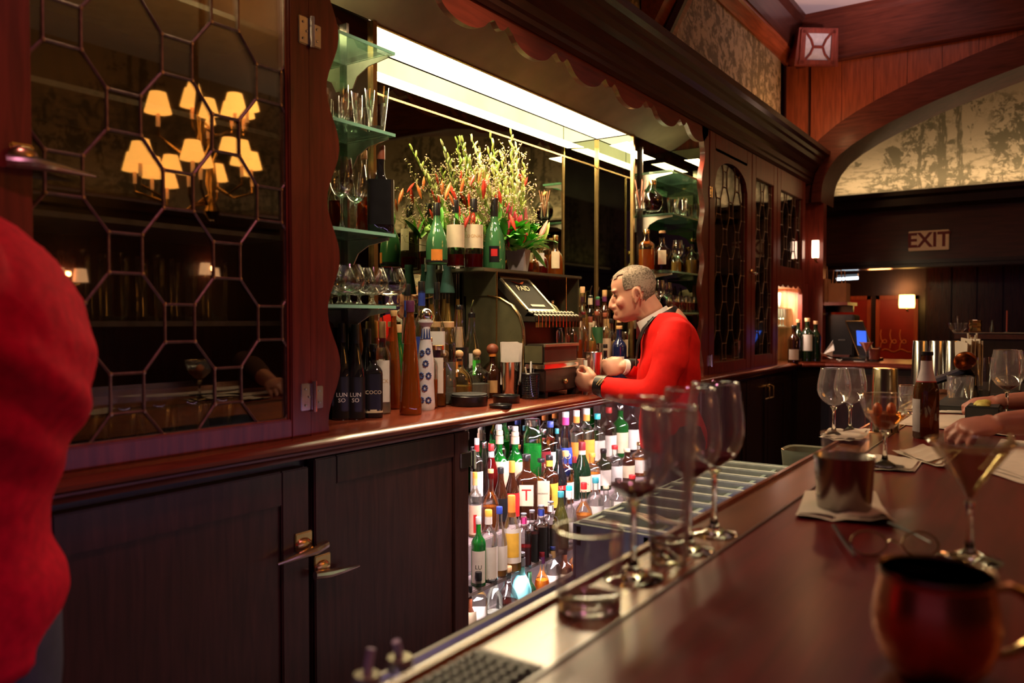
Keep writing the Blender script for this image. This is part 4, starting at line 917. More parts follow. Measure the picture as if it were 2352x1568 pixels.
# ================================================================ shelves, glassware, register, flowers
def shelf(x0,x1,z,lab,bx,grp):
    s=thing('glass_shelf',lab,'shelf',((x0+x1)/2,1.7,z),group=grp)
    part('glass_plate',G().box(x0,x1,1.612,1.797,z-.009,z),SHELFG,s,smooth=False)
    part('front_edge',G().box(x0,x1,1.6105,1.6125,z-.009,z),GEDGE,s)
    g=G().prism([(1.797,z-.011),(1.62,z-.011),(1.62,z-.019),(1.70,z-.030),(1.745,z-.052),(1.765,z-.085),(1.797,z-.085)],bx-.002,bx+.002,'x'); b=part('shelf_bracket',g,plain((.62,.58,.48),.35,.4),s,smooth=False)
    return s
ZS=(2.185,1.948,1.655,1.445)
nm=('topmost','second from top','third from top','lowest')
for i,z in enumerate(ZS):
    shelf(1.405,1.745,z,'small greenish glass shelf behind the left wavy jamb, %s'%nm[i],1.725,'glass shelves, left flank')
    shelf(3.79,4.18,z-(.02 if i==0 else 0),'small greenish glass shelf behind the right wavy jamb, %s'%nm[i],3.80,'glass shelves, right flank')
part('standard',G().box(3.795,3.805,1.785,1.80,ZC+.2,2.3),STEEL,mr); part('standard',G().box(1.72,1.73,1.785,1.80,ZC+.2,2.3),STEEL,mr)
CG0=glass((.99,1,.99)); CLEARF=thin((.97,.97,.965),.11,(.95,.86,.88),1.0,.05,.38); CLEART=thin((.95,.95,.95),.13,(.95,.86,.90),1.2,.06,.5)
def gls(kind,loc,R,H,label,group,mat=None,wine=None,cat='glass',name=None,real=False,ice=False,rz=0,tilt=None,liqc=None):
    mat=mat or CLEAR
    name=name or {'wine':'wine_glass','snifter':'snifter','tumbler':'tumbler','highball':'highball_glass','martini':'martini_glass','coupe':'coupe_glass','pint':'beer_glass','mug':'glass_mug','flute':'flute_glass'}[kind]
    t=thing(name,label,cat,loc,group=group)
    if tilt: t.rotation_euler=tilt
    th=.0016 if real else 0
    def shell(prof,closed_bottom=True):
        if not real: return G().lathe(prof,24)
        inner=[(max(r-th,.0005),z) for r,z in prof[::-1] ]
        return prof,inner
    if kind in('wine','snifter'):
        zs=H*(.44 if kind=='wine' else .26)
        bowl=[(.004,0),(.30,.03),(.66,.13),(.90,.27),(1,.42),(.98,.60),(.90,.80),(.80,1.0)] if kind=='wine' else [(.004,0),(.5,.04),(.85,.18),(1,.38),(.98,.55),(.86,.75),(.68,1.0)]
        Bz=[(r*R,zs+h*(H-zs)) for r,h in bowl]
        foot=R*(.80 if kind=='wine' else .72)
    elif kind in('martini','coupe'):
        zs=H*.50
        bowl=[(.004,0),(1,1)] if kind=='martini' else [(.004,0),(.35,.10),(.75,.40),(.93,.75),(1,1)]
        Bz=[(r*R,zs+h*(H-zs)) for r,h in bowl]; foot=R*.72
        if kind=='martini': Bz=[(.004,zs),(R*.25,zs+.25*(H-zs)),(R*.5,zs+.5*(H-zs)),(R*.75,zs+.75*(H-zs)),(R,H)]
    elif kind=='flute':
        zs=H*.38; Bz=[(r*R,zs+h*(H-zs)) for r,h in((.004,0),(.6,.1),(.95,.3),(1,.5),(.85,1))]; foot=R*1.1
    if kind in('wine','snifter','martini','coupe','flute'):
        if real:
            part('bowl',G().lathe([q for q in Bz],40,op=True),CLEARF,t,local=True,ang=60)
            part('rim',G().lathe([(Bz[-1][0]-.0008,H-.0004),(Bz[-1][0]+.0010,H),(Bz[-1][0],H+.0011),(Bz[-1][0]-.0010,H)],40,op=True),CG0,t,local=True,ang=90)
            part('stem',G().lathe([(0,.0004),(foot,.0005),(foot,.0022),(foot*.55,.005),(.0075,.014),(.0046,.030),(.0040,zs*.6),(.0050,zs-.012),(.011 if kind!='martini' else .008,zs-.001),(0,zs-.0005)],36),CG0,t,local=True,ang=60)
        else:
            part('bowl',G().lathe(Bz,24,op=True),mat,t,local=True,ang=60)
            part('stem',G().lathe([(foot,.0),(foot*.98,.003),(foot*.4,.006),(.006,.014),(.004,.03),(.004,zs-.006),(.008,zs+.004)],20),mat,t,local=True,ang=60)
        if wine:
            def rr(z):
                for (a,b),(c,d) in zip(Bz,Bz[1:]):
                    if b<=z<=d: return a+(c-a)*(z-b)/(d-b+1e-9)
                return 0
            zt=zs+(H-zs)*wine; zz=[zs+.004+(zt-zs-.004)*i/6 for i in range(7)]
            part('liquid',G().lathe([(0,zz[0])]+[(max(rr(z)-th-.0006,.0005),z) for z in zz]+[(0,zt)],28),liqc or plain((.10,.004,.008),.08,0,.05),t,local=True,ang=50)
    else:
        fl={'tumbler':((.86,0),(.92,.02),(1,1)),'highball':((.90,0),(.93,.02),(1,1)),'pint':((.62,0),(.64,.03),(.70,.25),(.86,.6),(1,1)),'mug':((.62,0),(.66,.02),(.55,.10),(.80,.22),(1,.5),(1,1))}[kind]
        out_=[(r*R,h*H) for r,h in fl]; bt=H*(.16 if kind in('tumbler','pint') else .07)
        if real:
            part('glass_body',G().lathe([q for q in out_],44,op=True),CLEART,t,local=True,ang=55)
            part('inner_wall',G().lathe([((r-.0028),z) for r,z in out_ if z>bt*.5],44,op=True),CLEART,t,local=True,ang=55)
            part('rim',G().lathe([(R-.0030,H),(R+.0004,H-.0002),(R,H+.0018),(R-.0026,H+.0018),(R-.0030,H)],40,op=True),CG0,t,local=True,ang=90)
            part('glass_base',G().lathe([(0,.0004),(out_[0][0]*.97,.0005),(out_[1][0]*.985,.004),(out_[1][0]*.99,bt*.9),(out_[1][0]*.9,bt*.82),(0,bt*.72)],44),CG0,t,local=True,ang=60)
        else:
            part('glass_body',G().lathe([(0,.001)]+out_,20,op=True),mat,t,local=True,ang=50)
            part('glass_base',G().lathe([(out_[0][0]*.96,.002),(out_[0][0]*.98,bt),(0,bt)],20),thin((.85,.88,.85),.12,(.8,.85,.8)),t,local=True)
        if wine: part('liquid',G().lathe([(0,bt+.001),(out_[1][0]*.93,bt+.001),(R*.93,H*wine),(0,H*wine)],24),liqc,t,local=True,ang=50)
        if kind=='mug': part('handle',G().tube([(R*.95,0,H*.75),(R*1.5,0,H*.70),(R*1.5,0,H*.35),(R*.95,0,H*.28)],[.005]*4,8),mat,t,local=True)
    return t
g1='footed glasses on the left flank shelves'
# left flank, second shelf: footed beer glasses
for i,(u,y,lb) in enumerate(((772,1.70,'footed glass mug at the jamb on the second left flank shelf'),(805,1.74,'footed glass mug, middle of the second left flank shelf'),(834,1.71,'tall footed beer glass on the second left flank shelf, right of the mug'),(866,1.66,'tall footed beer glass nearest the corner of the second left flank shelf'))):
    p=P(u,290,Y=y); gls('mug' if i<2 else 'pint',(p.x,y,ZS[1]),.036,.135 if i>1 else .12,lb,g1)
for i,(u,y) in enumerate(((785,1.66),(818,1.70),(845,1.75))):
    p=P(u,520,Y=y); gls('wine',(p.x,y,ZS[2]),.034,.20,'clear long-stemmed wine glass on the third left flank shelf, %s'%('leftmost','middle','beside the cognac bottle')[i],g1)
for i,(u,y) in enumerate(((800,1.66),(825,1.73),(855,1.69),(897,1.67),(780,1.74))):
    p=P(u,690,Y=y); gls('snifter',(p.x,y,ZS[3]),.050,.115,'clear brandy snifter on the lowest left flank shelf, %s'%('second from the jamb','behind the second','in the middle','at the right corner','at the jamb')[i],g1)
def on(u,vtop,Y,z,w,k,label,group=None):
    p=P(u,vtop,Y=Y); dd=(p-EYE).dot(FW); bottle(p.x,Y,z,p.z-z,w/FPX*dd/2,label=label,group=group,**k)
on(836,345,1.74,ZS[2],38,B(gl='clear',cap='cork',ch=.10,shape='longneck',lq='whisky',lv=.45),'clear flask of amber whisky with cork, behind the black bottle')
on(874,334,1.655,ZS[2],60,B(gl='black',cap='brown' if 'brown' in CC else 'wood',ch=.16,capr=.35,shape='squat',sq=6,lab='black',lz=(.1,.6)),'large black square bottle with brown stopper on the left flank')
# right flank
on(1499,414,1.68,ZS[1],48,B(gl='clear',cap='gold',ch=.16,shape='round',lq='dark',lv=.40),'round cognac decanter with gold stopper on the right flank')
on(1485,527,1.70,ZS[2],38,B(gl='clear',cap='gold',ch=.12,shape='std',lq='whisky',lv=.50,sq=3),'clear bottle of amber spirit, left one on the third right flank shelf')
on(1521,530,1.67,ZS[2],44,B(gl='clear',cap='cork',ch=.06,shape='squat',lq='dark',lv=.6,lab='cream',lz=(.15,.5),la=24),'broad decanter of dark spirit on the third right flank shelf')
on(1550,560,1.72,ZS[2],30,B(gl='clear',cap='gold',ch=.08,shape='squat',lq='gold',lv=.4),'small decanter of golden spirit on the third right flank shelf')
on(1590,548,1.66,ZS[2],30,B(gl='clear',cap='gold',ch=.08,shape='squat',lq='gold',lv=.4),'small decanter of golden spirit at the right jamb')
g2='glasses on the right flank shelves'
k=0
for u,y,z,kd,R,H in((1545,1.72,1,'pint',.034,.12),(1562,1.66,1,'mug',.034,.10),(1585,1.70,1,'mug',.034,.10),(1598,1.65,1,'tumbler',.032,.09),(1556,1.66,2,'wine',.03,.17),(1572,1.72,2,'wine',.03,.17),(1600,1.70,2,'snifter',.036,.13),
    (1515,1.66,3,'wine',.03,.16),(1532,1.72,3,'wine',.03,.16),(1548,1.66,3,'tumbler',.032,.09),(1566,1.66,3,'tumbler',.032,.09),(1584,1.66,3,'tumbler',.032,.09),(1600,1.67,3,'tumbler',.032,.09)):
    p=P(u,600,Y=y); row_=('second','third','lowest')[z-1]
    lq_=kd=='tumbler' and z==3
    gls(kd,(p.x,y,ZS[z]),R,H,'%s on the %s right flank shelf, %s pixel'%(('clear %s'%kd),row_,'') if 0 else ('%s %s glass on the %s right flank shelf, %s'%('pink-filled' if lq_ else 'clear',{'pint':'footed beer','mug':'handled','tumbler':'short','wine':'stemmed','snifter':'brandy'}[kd],row_,ORD[k%13])),g2,wine=.6 if lq_ else None,liqc=thin((.9,.35,.3),.4,(.7,.15,.1))); k+=1
for i,u in enumerate((1612,1625,1600,1590)):
    p=P(1500+i*24,790,Y=1.70); gls('tumbler',(p.x,1.70,ZC),.034,.10,'short clear glass on the counter behind the bartender, %s'%ORD[i],'glasses behind the bartender')
# hurricane glass with swizzle sticks
p=P(1470,500,Y=1.72); t=gls('highball',(p.x,1.72,ZS[1]),.026,.10,'clear glass holding pink swizzle sticks on the right flank',None)
for i in range(5): part('swizzle_stick',G().tube([(0,0,.01),(.03*math.cos(i*1.3),.03*math.sin(i*1.3),.15)],.002,5),plain((.7,.3,.2),.4),t,local=True)
# glasses on the shelf below the flowers, right of the register
for i in range(6):
    gls('flute',(2.86+.075*i,1.90,1.31 if 0 else 1.262),.020,.16,'slim clear cordial glass beside the register, %s'%ORD[i],'cordial glasses beside the register')
# ---- cash register
OLV=plain((.20,.19,.10),.32,.65,.2,14); OLVD=plain((.055,.045,.032),.35,.5,.2,14)
rg=thing('cash_register','antique olive metal cash register with a slanted glass display','register',(2.68,1.80,ZC))
prof=[(1.97,1.335),(1.97,1.50),(1.86,1.502),(1.80,1.490),(1.745,1.462),(1.71,1.42),(1.695,1.375),(1.692,1.335)]
part('side_panel',G().prism(prof+[(1.692,ZC+.01),(1.97,ZC+.01)],2.545,2.56,'x'),OLV,rg,smooth=False)
part('side_panel',G().prism(prof+[(1.692,ZC+.01),(1.97,ZC+.01)],2.86,2.875,'x'),OLV,rg,smooth=False)
g=G(); pts=[(2.543,y,z) for y,z in prof[2:]]; g.tube(pts,.004,6,caps=True); g.tube([(2.543,1.692,ZC+.01),(2.543,1.692,1.345)],.004,6); part('edge_bead',g,BRASS,rg)
part('body',G().prism([(1.95,ZC+.01),(1.95,1.48),(1.84,1.48),(1.76,1.41),(1.735,1.40),(1.735,ZC+.01)],2.56,2.86,'x'),OLVD,rg,smooth=False)
part('keyboard_bar',G().box(2.575,2.93,1.655,1.735,1.395,1.418,b=.004),OLVD,rg)
for r_ in range(2):
    for i in range(13): part('key',G().lathe([(.010,0),(.0105,.004),(.008,.006),(0,.006)],10,Matrix.Translation((2.592+i*.0265,1.668-.002+r_*.025,1.420+r_*.012))@Matrix.Rotation(.6,4,'X')),plain((.07,.06,.045),.35,.2),rg)
g=G()
for i in range(13): g.box(2.590+i*.0265,2.594+i*.0265,1.652,1.665,1.375,1.42)
part('key_lever',g,BRASS,rg)
# slanted display
A=Vector((2.59,1.845,1.575));Bq=Vector((2.805,1.845,1.575));C_=Vector((2.805,1.70,1.435));D_=Vector((2.59,1.70,1.435))
n_=(Bq-A).cross(D_-A).normalized(); n_=n_ if n_.y<0 else -n_
g=G(); 
def slab(a,b,c,d,t0,t1): 
    q=[a+n_*t0,b+n_*t0,c+n_*t0,d+n_*t0,a+n_*t1,b+n_*t1,c+n_*t1,d+n_*t1]; return q,[(0,1,2,3),(7,6,5,4),(0,4,5,1),(1,5,6,2),(2,6,7,3),(3,7,4,0)]
g=G(); g.add(*slab(A,Bq,C_,D_,-.03,0)); part('display_case',g,OLVD,rg,smooth=False)
g=G(); e=.012; U_=(Bq-A).normalized(); W_=(D_-A).normalized()
g.add(*slab(A,Bq,Bq+W_*e,A+W_*e,0,.006)); g.add(*slab(D_-W_*e,C_-W_*e,C_,D_,0,.006)); g.add(*slab(A,A+U_*e,D_+U_*e,D_,0,.006)); g.add(*slab(Bq-U_*e,Bq,C_,C_-U_*e,0,.006)); part('display_frame',g,plain((.62,.55,.34),.25,.8),rg,smooth=False)
g=G(); g.add(*slab(A+U_*.014+W_*.014,Bq-U_*.014+W_*.014,C_-U_*.014-W_*.014,D_+U_*.014-W_*.014,0,.002)); part('display_glass',g,plain((.014,.010,.008),.5,0,.3,8,spec=.03),rg,smooth=False)
text_on((A+Bq+C_+D_)/4-W_*.035+n_*.004,U_,-W_,'PAID',.042,plain((.34,.30,.17),.4,.5),rg,shear=.2)
g=G(); m_=(A+Bq)/2+W_*.025+n_*.004; g.tube([m_-U_*.04,m_+W_*.016,m_+U_*.04],[.005,.014,.005],6,flat=.15); part('emblem',g,plain((.60,.12,.03),.3),rg)
g=G(); m_=(C_+D_)/2-W_*.035+n_*.004; g.add(*[( [m_-U_*.05-W_*.006,m_+U_*.05-W_*.006,m_+U_*.05+W_*.006,m_-U_*.05+W_*.006],[(0,1,2,3)])][0]); part('number_plate',g,plain((.5,.48,.30),.4),rg)
# steel shelf box behind and over it
sb=thing('steel_shelf_box','tarnished steel shelf box behind the register, flowers and green bottles on top','shelf',(2.85,1.90,ZC))
part('top_plate',G().box(2.46,3.22,1.815,1.985,1.592,1.606,b=.003),plain((.42,.38,.24),.25,.85,.2,10),sb)
part('side_plate',G().box(2.54,2.552,1.82,1.98,1.50,1.592),OLV,sb); part('side_plate',G().box(3.19,3.20,1.82,1.98,1.262,1.592),OLV,sb)
part('corner_rail',G().tube([(2.546,1.818,ZC),(2.546,1.818,1.60)],.004,6).tube([(3.08,1.818,1.262),(3.08,1.818,1.60)],.003,6),BRASS,sb)
part('back_plate',G().box(2.54,3.20,1.978,1.985,1.27,1.592),OLVD,sb)
# lower till: two stacked boxes with a chrome band
tl2=thing('till_drawer_box','dark stacked till boxes with a chrome band below the register','box',(2.66,1.68,ZC))
X0,X1,Y0,Y1=2.545,2.80,1.60,1.685
part('upper_box',G().box(X0,X1,Y0,Y1,1.235,1.312,b=.006),OLVD,tl2); part('side_sheet',G().box(X0-.002,X0,Y0+.006,Y1,1.24,1.305),OLV,tl2)
part('chrome_band',G().box(X0-.004,X1+.002,Y0-.006,Y1,1.218,1.235,b=.003),CHROME,tl2)
part('lower_box',G().box(X0+.004,X1-.005,Y0-.004,Y1,1.128,1.218,b=.006),plain((.045,.022,.016),.35),tl2)
part('knob',G().ell(((X0+X1)/2+.01,Y0-.014,1.165),(.011,.011,.011),10,8),BRASS,tl2)
part('foot',G().box(X0+.012,X0+.03,Y0,Y0+.03,ZC,1.13),BLACK,tl2); part('foot',G().box(X1-.03,X1-.012,Y0,Y0+.03,ZC,1.13),BLACK,tl2)
part('front_rim',G().box(X0,X1,Y0-.008,Y0,1.302,1.312).box(X0,X1,Y0-.008,Y0,1.236,1.243),plain((.40,.36,.22),.3,.7),tl2)
# shaker tin with paper slips
p=P(1172,893,Y=1.73); p.z=ZC; dd=(p-EYE).dot(FW)
tn=thing('shaker_tin','steel shaker tin stuffed with cream paper slips, on the counter','shaker',p)
part('tin',G().lathe([(.030,0),(.031,.003),(.040,.135),(.042,.138),(.039,.136),(.030,.01),(0,.01)],24),CHROME,tn,local=True)
g=G(); rr=random.Random(5)
ang=math.atan2(-p.y,-p.x)+math.pi/2
for i in range(7):
    Mx=Matrix.Rotation(ang+rr.gauss(0,.10),4,'Z')@Matrix.Translation((rr.gauss(0,.004),-.012+i*.004,.0))@Matrix.Rotation(rr.gauss(0,.05),4,'Y')
    part('paper_slip',G().box(-.034,.034,-.0005,.0005,.05,.205+rr.random()*.012,Mx),PAPER,tn,local=True)
# pencil cup
p=P(1218,893,Y=1.645); p.z=ZC; pc=thing('pencil_cup','black wire mesh pencil cup with pens beside the till','cup',p)
g=G().lathe([(.030,0),(.031,.001),(.033,.095)],24,op=True); part('mesh_wall',g,thin((.10,.10,.10),.6,(.02,.02,.02)),pc,local=True)
g=G()
for i in range(10): g.lathe([(.0312+.0002*i,.006+i*.009),(.0318+.0002*i,.0075+i*.009),(.0312+.0002*i,.009+i*.009)],24)
for i in range(24):
    a=i*math.pi/12; g.tube([(.031*math.cos(a),.031*math.sin(a),0),(.034*math.cos(a),.034*math.sin(a),.095)],.0007,4)
g.lathe([(.033,.092),(.036,.095),(.033,.098)],24); part('wire',g,BLACK,pc,local=True)
for a,b_2,m_ in(((.0,.0,.01),(.02,.01,.14),WHITE),((0,0,.01),(.028,0,.125),STEEL),((0,0,.01),(-.02,.01,.12),CC['cream'])): part('pen',G().tube([a,b_2],.0035,7),m_,pc,local=True)
# round black trays
for (u,v,R,H,lb,lid) in((1078,1.69,.066,.034,'round black lidded tray on the counter, left of three',1),(1163,1.635,.050,.026,'round black dish with dark rim in front of the shaker tin',0),(1150,1.556,.040,.010,'low silver-lined black dish at the counter edge',0)):
    p=P(u,900,Y=v); p.z=ZC; t=thing('round_tray',lb,'tray',p)
    part('dish',G().lathe([(R*.92,0),(R*.95,.002),(R,H),(R*.97,H+.002),(R*.94,H),(R*.90,H*.55),(0,H*.5)],36),BLACK,t,local=True)
    if lid: part('lid',G().lathe([(R*.94,H+.001),(R*.95,H+.006),(R*.9,H+.008),(R*.6,H+.005),(0,H+.005)],36),BLACKM,t,local=True)
    else: part('liner',G().lathe([(R*.86,H*.6),(R*.7,H*.62),(0,H*.62)],30),STEEL,t,local=True)
# ---- green cognac bottles and two clear ones on the shelf box
zt=1.606
on(1003,466,1.885,zt,50,B(gl='champ',cap='black',ch=.20,neck=None,shape='belly',lab='orange',lz=(.06,.24),la=30,band='black'),'frosted green cognac bottle at the left end of the shelf box')
on(1046,460,1.885,zt,42,B(gl='clear',cap='black',ch=.19,shape='slope',lab='cream',lz=(.28,.62),la=75,lq='red',lv=.18),'clear bottle with broad cream label, left of the two on the shelf box')
on(1088,457,1.885,zt,44,B(gl='clear',cap='black',ch=.19,shape='slope',lab='cream',lz=(.28,.62),la=75,lq='red',lv=.20,txt='COGNAC',tcol='tan',ts=.3),'clear bottle with broad cream label, right of the two on the shelf box')
on(1135,455,1.88,zt,52,B(gl='champ',cap='black',ch=.26,shape='belly',lab='black',lz=(.10,.32),la=26,lab2=('red',.18,.28,16)),'frosted green cognac bottle with black and red label beside the pot')
on(1243,560,1.95,zt,32,B(gl='clear',cap='gold',ch=.1,shape='squat',lq='red',lv=.45,lab='white',lz=(.3,.7),la=25),'red spirit bottle with white label right of the flower pot')
on(1226,575,1.93,zt,26,B(gl='clear',cap='gold',ch=.1,shape='squat',lq='whisky',lv=.5),'small amber flask right against the flower pot')
on(1276,540,1.95,zt,36,B(gl='clear',cap='gold',ch=.14,shape='squat',lq='amber',lv=.5,lab='cream',lz=(.2,.6),la=30),'amber spirit decanter at the right end of the shelf box')
# ---- flower arrangement
pp=P(1190,618,Z=1.607); fx,fy=P(1190,600,Y=1.90).x,1.90
fl=thing('flower_arrangement','tall arrangement of gladioli, waxflowers and lilies in a square grey pot','flowers',(fx,fy,zt))
part('pot',G().lathe([(.046,0),(.062,.098),(.058,.098),(.050,.09),(0,.088)],4,Matrix.Rotation(math.pi/4+.3,4,'Z')),plain((.36,.30,.30),.55,0,.08),fl,local=True,smooth=False)
rn=random.Random(11)
GRN=[plain(c,.5,0,.25) for c in((.06,.36,.03),(.14,.52,.05),(.28,.58,.08),(.50,.62,.12))]
def leaf(p,dir_,L,W,mat,curl=.3,name='leaf'):
    p=Vector(p); d=Vector(dir_).normalized(); s=d.cross(Vector((0,0,1))); s=s.normalized() if s.length>.05 else Vector((1,0,0)); s=(s+Vector((rn.gauss(0,.4),rn.gauss(0,.4),0))).normalized()
    vs=[];fs=[];n=6; q=p.copy()
    for i in range(n+1):
        t=i/n; w_=W*math.sin(math.pi*min(.98,t*.92+.06))**.8
        dd=(d+Vector((0,0,-curl*t*t))).normalized(); nr=s.cross(dd)
        vs+=[q-s*w_/2+nr*w_*.12,q.copy(),q+s*w_/2+nr*w_*.12]; q=q+dd*L/n
    for i in range(n):
        a=i*3; fs+=[(a,a+1,a+4,a+3),(a+1,a+2,a+5,a+4)]
    return part(name,G().add(vs,fs),mat,fl,local=True)
# broad leaves round the rim
for i in range(70):
    a=rn.random()*6.28; el=.1+rn.random()*.9; r0=.02+rn.random()*.03
    d=(math.cos(a)*math.cos(el),math.sin(a)*math.cos(el)*.7,math.sin(el))
    leaf((math.cos(a)*r0,math.sin(a)*r0*.7,.085+rn.random()*.03),d,.07+rn.random()*.07,.028+rn.random()*.02,GRN[rn.choice((0,0,1,1,2))],.5)
for i in range(46):
    q=P(1000+rn.random()*150,535+rn.random()*45,Y=1.955+rn.gauss(0,.01))-Vector((fx,fy,zt)); leaf(q,(rn.gauss(-.1,.6),rn.gauss(.0,.12),.8),.09+rn.random()*.07,.024+rn.random()*.01,GRN[rn.choice((0,1,1,2,3))],.25)
for i in range(40):
    q=P(1150+rn.random()*85,520+rn.random()*45,Y=fy-.03+rn.gauss(0,.02))-Vector((fx,fy,zt)); leaf(q,(rn.gauss(0,.7),rn.gauss(-.4,.3),rn.gauss(.3,.4)),.06+rn.random()*.05,.030+rn.random()*.015,GRN[rn.choice((0,0,1,1))],.6)
# gladiolus spikes: (x offset at the tip, height, colour)
GLAD=plain((.42,.50,.10),.5,0,.2); TIP=plain((.70,.68,.36),.5); RED=plain((.75,.06,.03),.4,0,.3); ORG=plain((.85,.20,.05),.4,0,.3)
tops=((1052,312),(1080,308),(1120,338),(1174,292),(1186,326),(1008,470) if 0 else (1125,300),(1205,375),(1062,365),(1150,350),(1100,372))
base=Vector((fx,fy,zt+.09))
for k,(u,v) in enumerate(tops):
    tp=P(u,v,Y=fy+rn.gauss(0,.02)); st=base+Vector(((tp.x-fx)*.12,0,0)); loc_=lambda q:q-Vector((fx,fy,zt))
    mid=st.lerp(tp,.5)+Vector(((tp.x-fx)*.06,0,0)); pts=[loc_(st),loc_(mid),loc_(tp)]
    sp_=part('flower_spike',G().tube([pts[0],pts[0].lerp(pts[1],.5),pts[1],pts[1].lerp(pts[2],.5),pts[2]],[.004,.004,.0035,.003,.001],6),GRN[2],fl,local=True)
    g=G(); n=11
    for i in range(n):
        t=.42+.58*i/n; c=pts[0].lerp(pts[1],t*2) if t<.5 else pts[1].lerp(pts[2],t*2-1)
        s=.042*(1.15-t*.72); sd=1 if i%2 else -1
        R_=Matrix.Rotation(sd*.35,3,'Y')@Matrix.Rotation(rn.gauss(0,.3),3,'X'); g.ell(c+Vector((sd*s*.22,0,s*.5)),(s*.24,s*.2,s*.85),8,6,R=R_)
    part('bud',g,(GLAD,TIP,GLAD)[k%3],fl,local=True,label='pale green flower buds')
# red trumpet florets
for k in range(34):
    tp=P(1025+rn.random()*185,385+rn.random()*160,Y=fy+rn.gauss(0,.03))-Vector((fx,fy,zt)); d=Vector((rn.gauss(0,.35),rn.gauss(0,.2),1)).normalized(); q=d.to_track_quat('Z','Y').to_matrix().to_4x4()
    big=.7+rn.random()*.8
    part('floret',G().lathe([(.001,-.026*big),(.0055*big,-.010*big),(.0065*big,.008*big),(.004*big,.022*big),(.0005,.032*big)],8,Matrix.Translation(tp)@q),(RED,ORG,RED)[k%3],fl,local=True,label='red floret')
for k in range(5):
    c=P(1165+k*9,500+rn.random()*40,Y=fy-.03)-Vector((fx,fy,zt))
    for i in range(5):
        part('petal',G().ell(c+Vector((rn.gauss(0,.010),rn.gauss(0,.006),rn.gauss(0,.03))),(.006,.006,.028),7,5,R=Matrix.Rotation(rn.gauss(0,.4),3,'Y')),plain((.35,.01,.03),.45,0,.3),fl,local=True,label='crimson petal') if i<4 else None
# lily buds and leaves to the right
for (u0,v0,u1,v1,m_) in((1205,560,1208,476,plain((.30,.05,.05),.45)),(1235,555,1258,505,plain((.45,.16,.12),.45)),(1245,560,1262,510,GRN[3]),(1140,560,1152,450,GRN[1]),(1010,520,1015,475,GRN[1]),(985,535,978,520,GRN[2]),(1215,560,1255,615,GRN[0])):
    a=P(u0,v0,Y=fy-.02)-Vector((fx,fy,zt)); b=P(u1,v1,Y=fy-.02)-Vector((fx,fy,zt)); m2=a.lerp(b,.5)
    part('lily_bud',G().tube([a,a.lerp(b,.3),m2,a.lerp(b,.8),b],[.003,.011,.014,.009,.001],8,flat=.6),m_,fl,local=True)
# waxflower sprays: thin twigs with clusters of tiny blossoms
TW=plain((.30,.26,.08),.6); WX=plain((.70,.48,.40),.5,0,.15); WX2=plain((.48,.46,.18),.5,0,.15)
def env(u):
    pts_=((1005,500),(1020,450),(1045,395),(1075,365),(1105,350),(1140,340),(1175,330),(1205,372),(1225,440),(1240,480))
    for (a,b_),(c,d) in zip(pts_,pts_[1:]):
        if a<=u<=c: return b_+(d-b_)*(u-a)/(c-a)
    return 480
for k in range(52):
    u_=1006+230*(k+.5)/52; v_=env(u_)+rn.random()**1.5*110
    tip=P(u_,v_,Y=fy+rn.gauss(0,.03))-Vector((fx,fy,zt)); s0=Vector((tip.x*.25,0,.09)); m_=s0.lerp(tip,.55)+Vector((tip.x*.10,0,0))
    g=G().tube([s0,m_,tip],[.0016,.0013,.0006],4); gb=G(); gb2=G()
    for i in range(8):
        t=.45+.6*rn.random(); c=s0.lerp(m_,t*1.6) if t<.6 else m_.lerp(tip,(t-.6)/.4)
        e_=c+Vector((rn.gauss(0,.018),rn.gauss(0,.014),.014+rn.random()*.02)); g.tube([c,e_],[.0009,.0006],4)
        for j in range(3):
            q=e_+Vector((rn.gauss(0,.006),rn.gauss(0,.006),rn.gauss(0,.006))); (gb if rn.random()<.6 else gb2).ell(q,(.0032,.0032,.0030),5,4)
    sp_=part('twig',g,TW,fl,local=True)
    if gb.v: part('blossoms',gb,WX,sp_,local=True,kind='stuff')
    if gb2.v: part('buds',gb2,WX2,sp_,local=True,kind='stuff')
for ch in fl.children_recursive:
    if ch.type=='MESH':
        for v_ in ch.data.vertices: v_.co.y=min(v_.co.y,.105)
# ---- inside the big left cabinet
for j,z in enumerate((1.40,1.62,1.88,2.14)):
    s=thing('cabinet_shelf','dark shelf board inside the leaded glass cabinet, %s'%('lowest','second from bottom','third from bottom','topmost')[j],'shelf',(1.0,1.8,z),group='shelves in the leaded cabinet')
    part('board',G().box(.62,1.37,1.66,1.96,z-.012,z),plain((.36,.34,.22),.3,0,.2),s)
for i in range(14):
    gls('highball',(.70+.085*(i%7)+.02*(i//7),1.72+.10*(i//7),1.40),.032,.15,'tall clear glass in the leaded cabinet, %s row, %s'%(('front','rear')[i//7],ORD[i%7]),'tall glasses in the leaded cabinet')
for i in range(7): gls('tumbler',(.72+.085*i,1.74,ZC+.012),.036,.09,'short clear glass at the bottom of the leaded cabinet, %s'%ORD[i],'short glasses at the cabinet bottom')
tb=thing('steel_tray','long dull steel tray lying in the bottom of the leaded cabinet','tray',(1.0,1.86,ZC+.012)); part('tray',G().box(.72,1.32,1.84,1.93,ZC+.012,ZC+.14,b=.006),STEEL,tb)
lamp('cabinet_glow','AREA',(1.0,1.68,2.3),8,(1.0,.78,.5),.5,.15,aim=(1.0,1.8,1.1))
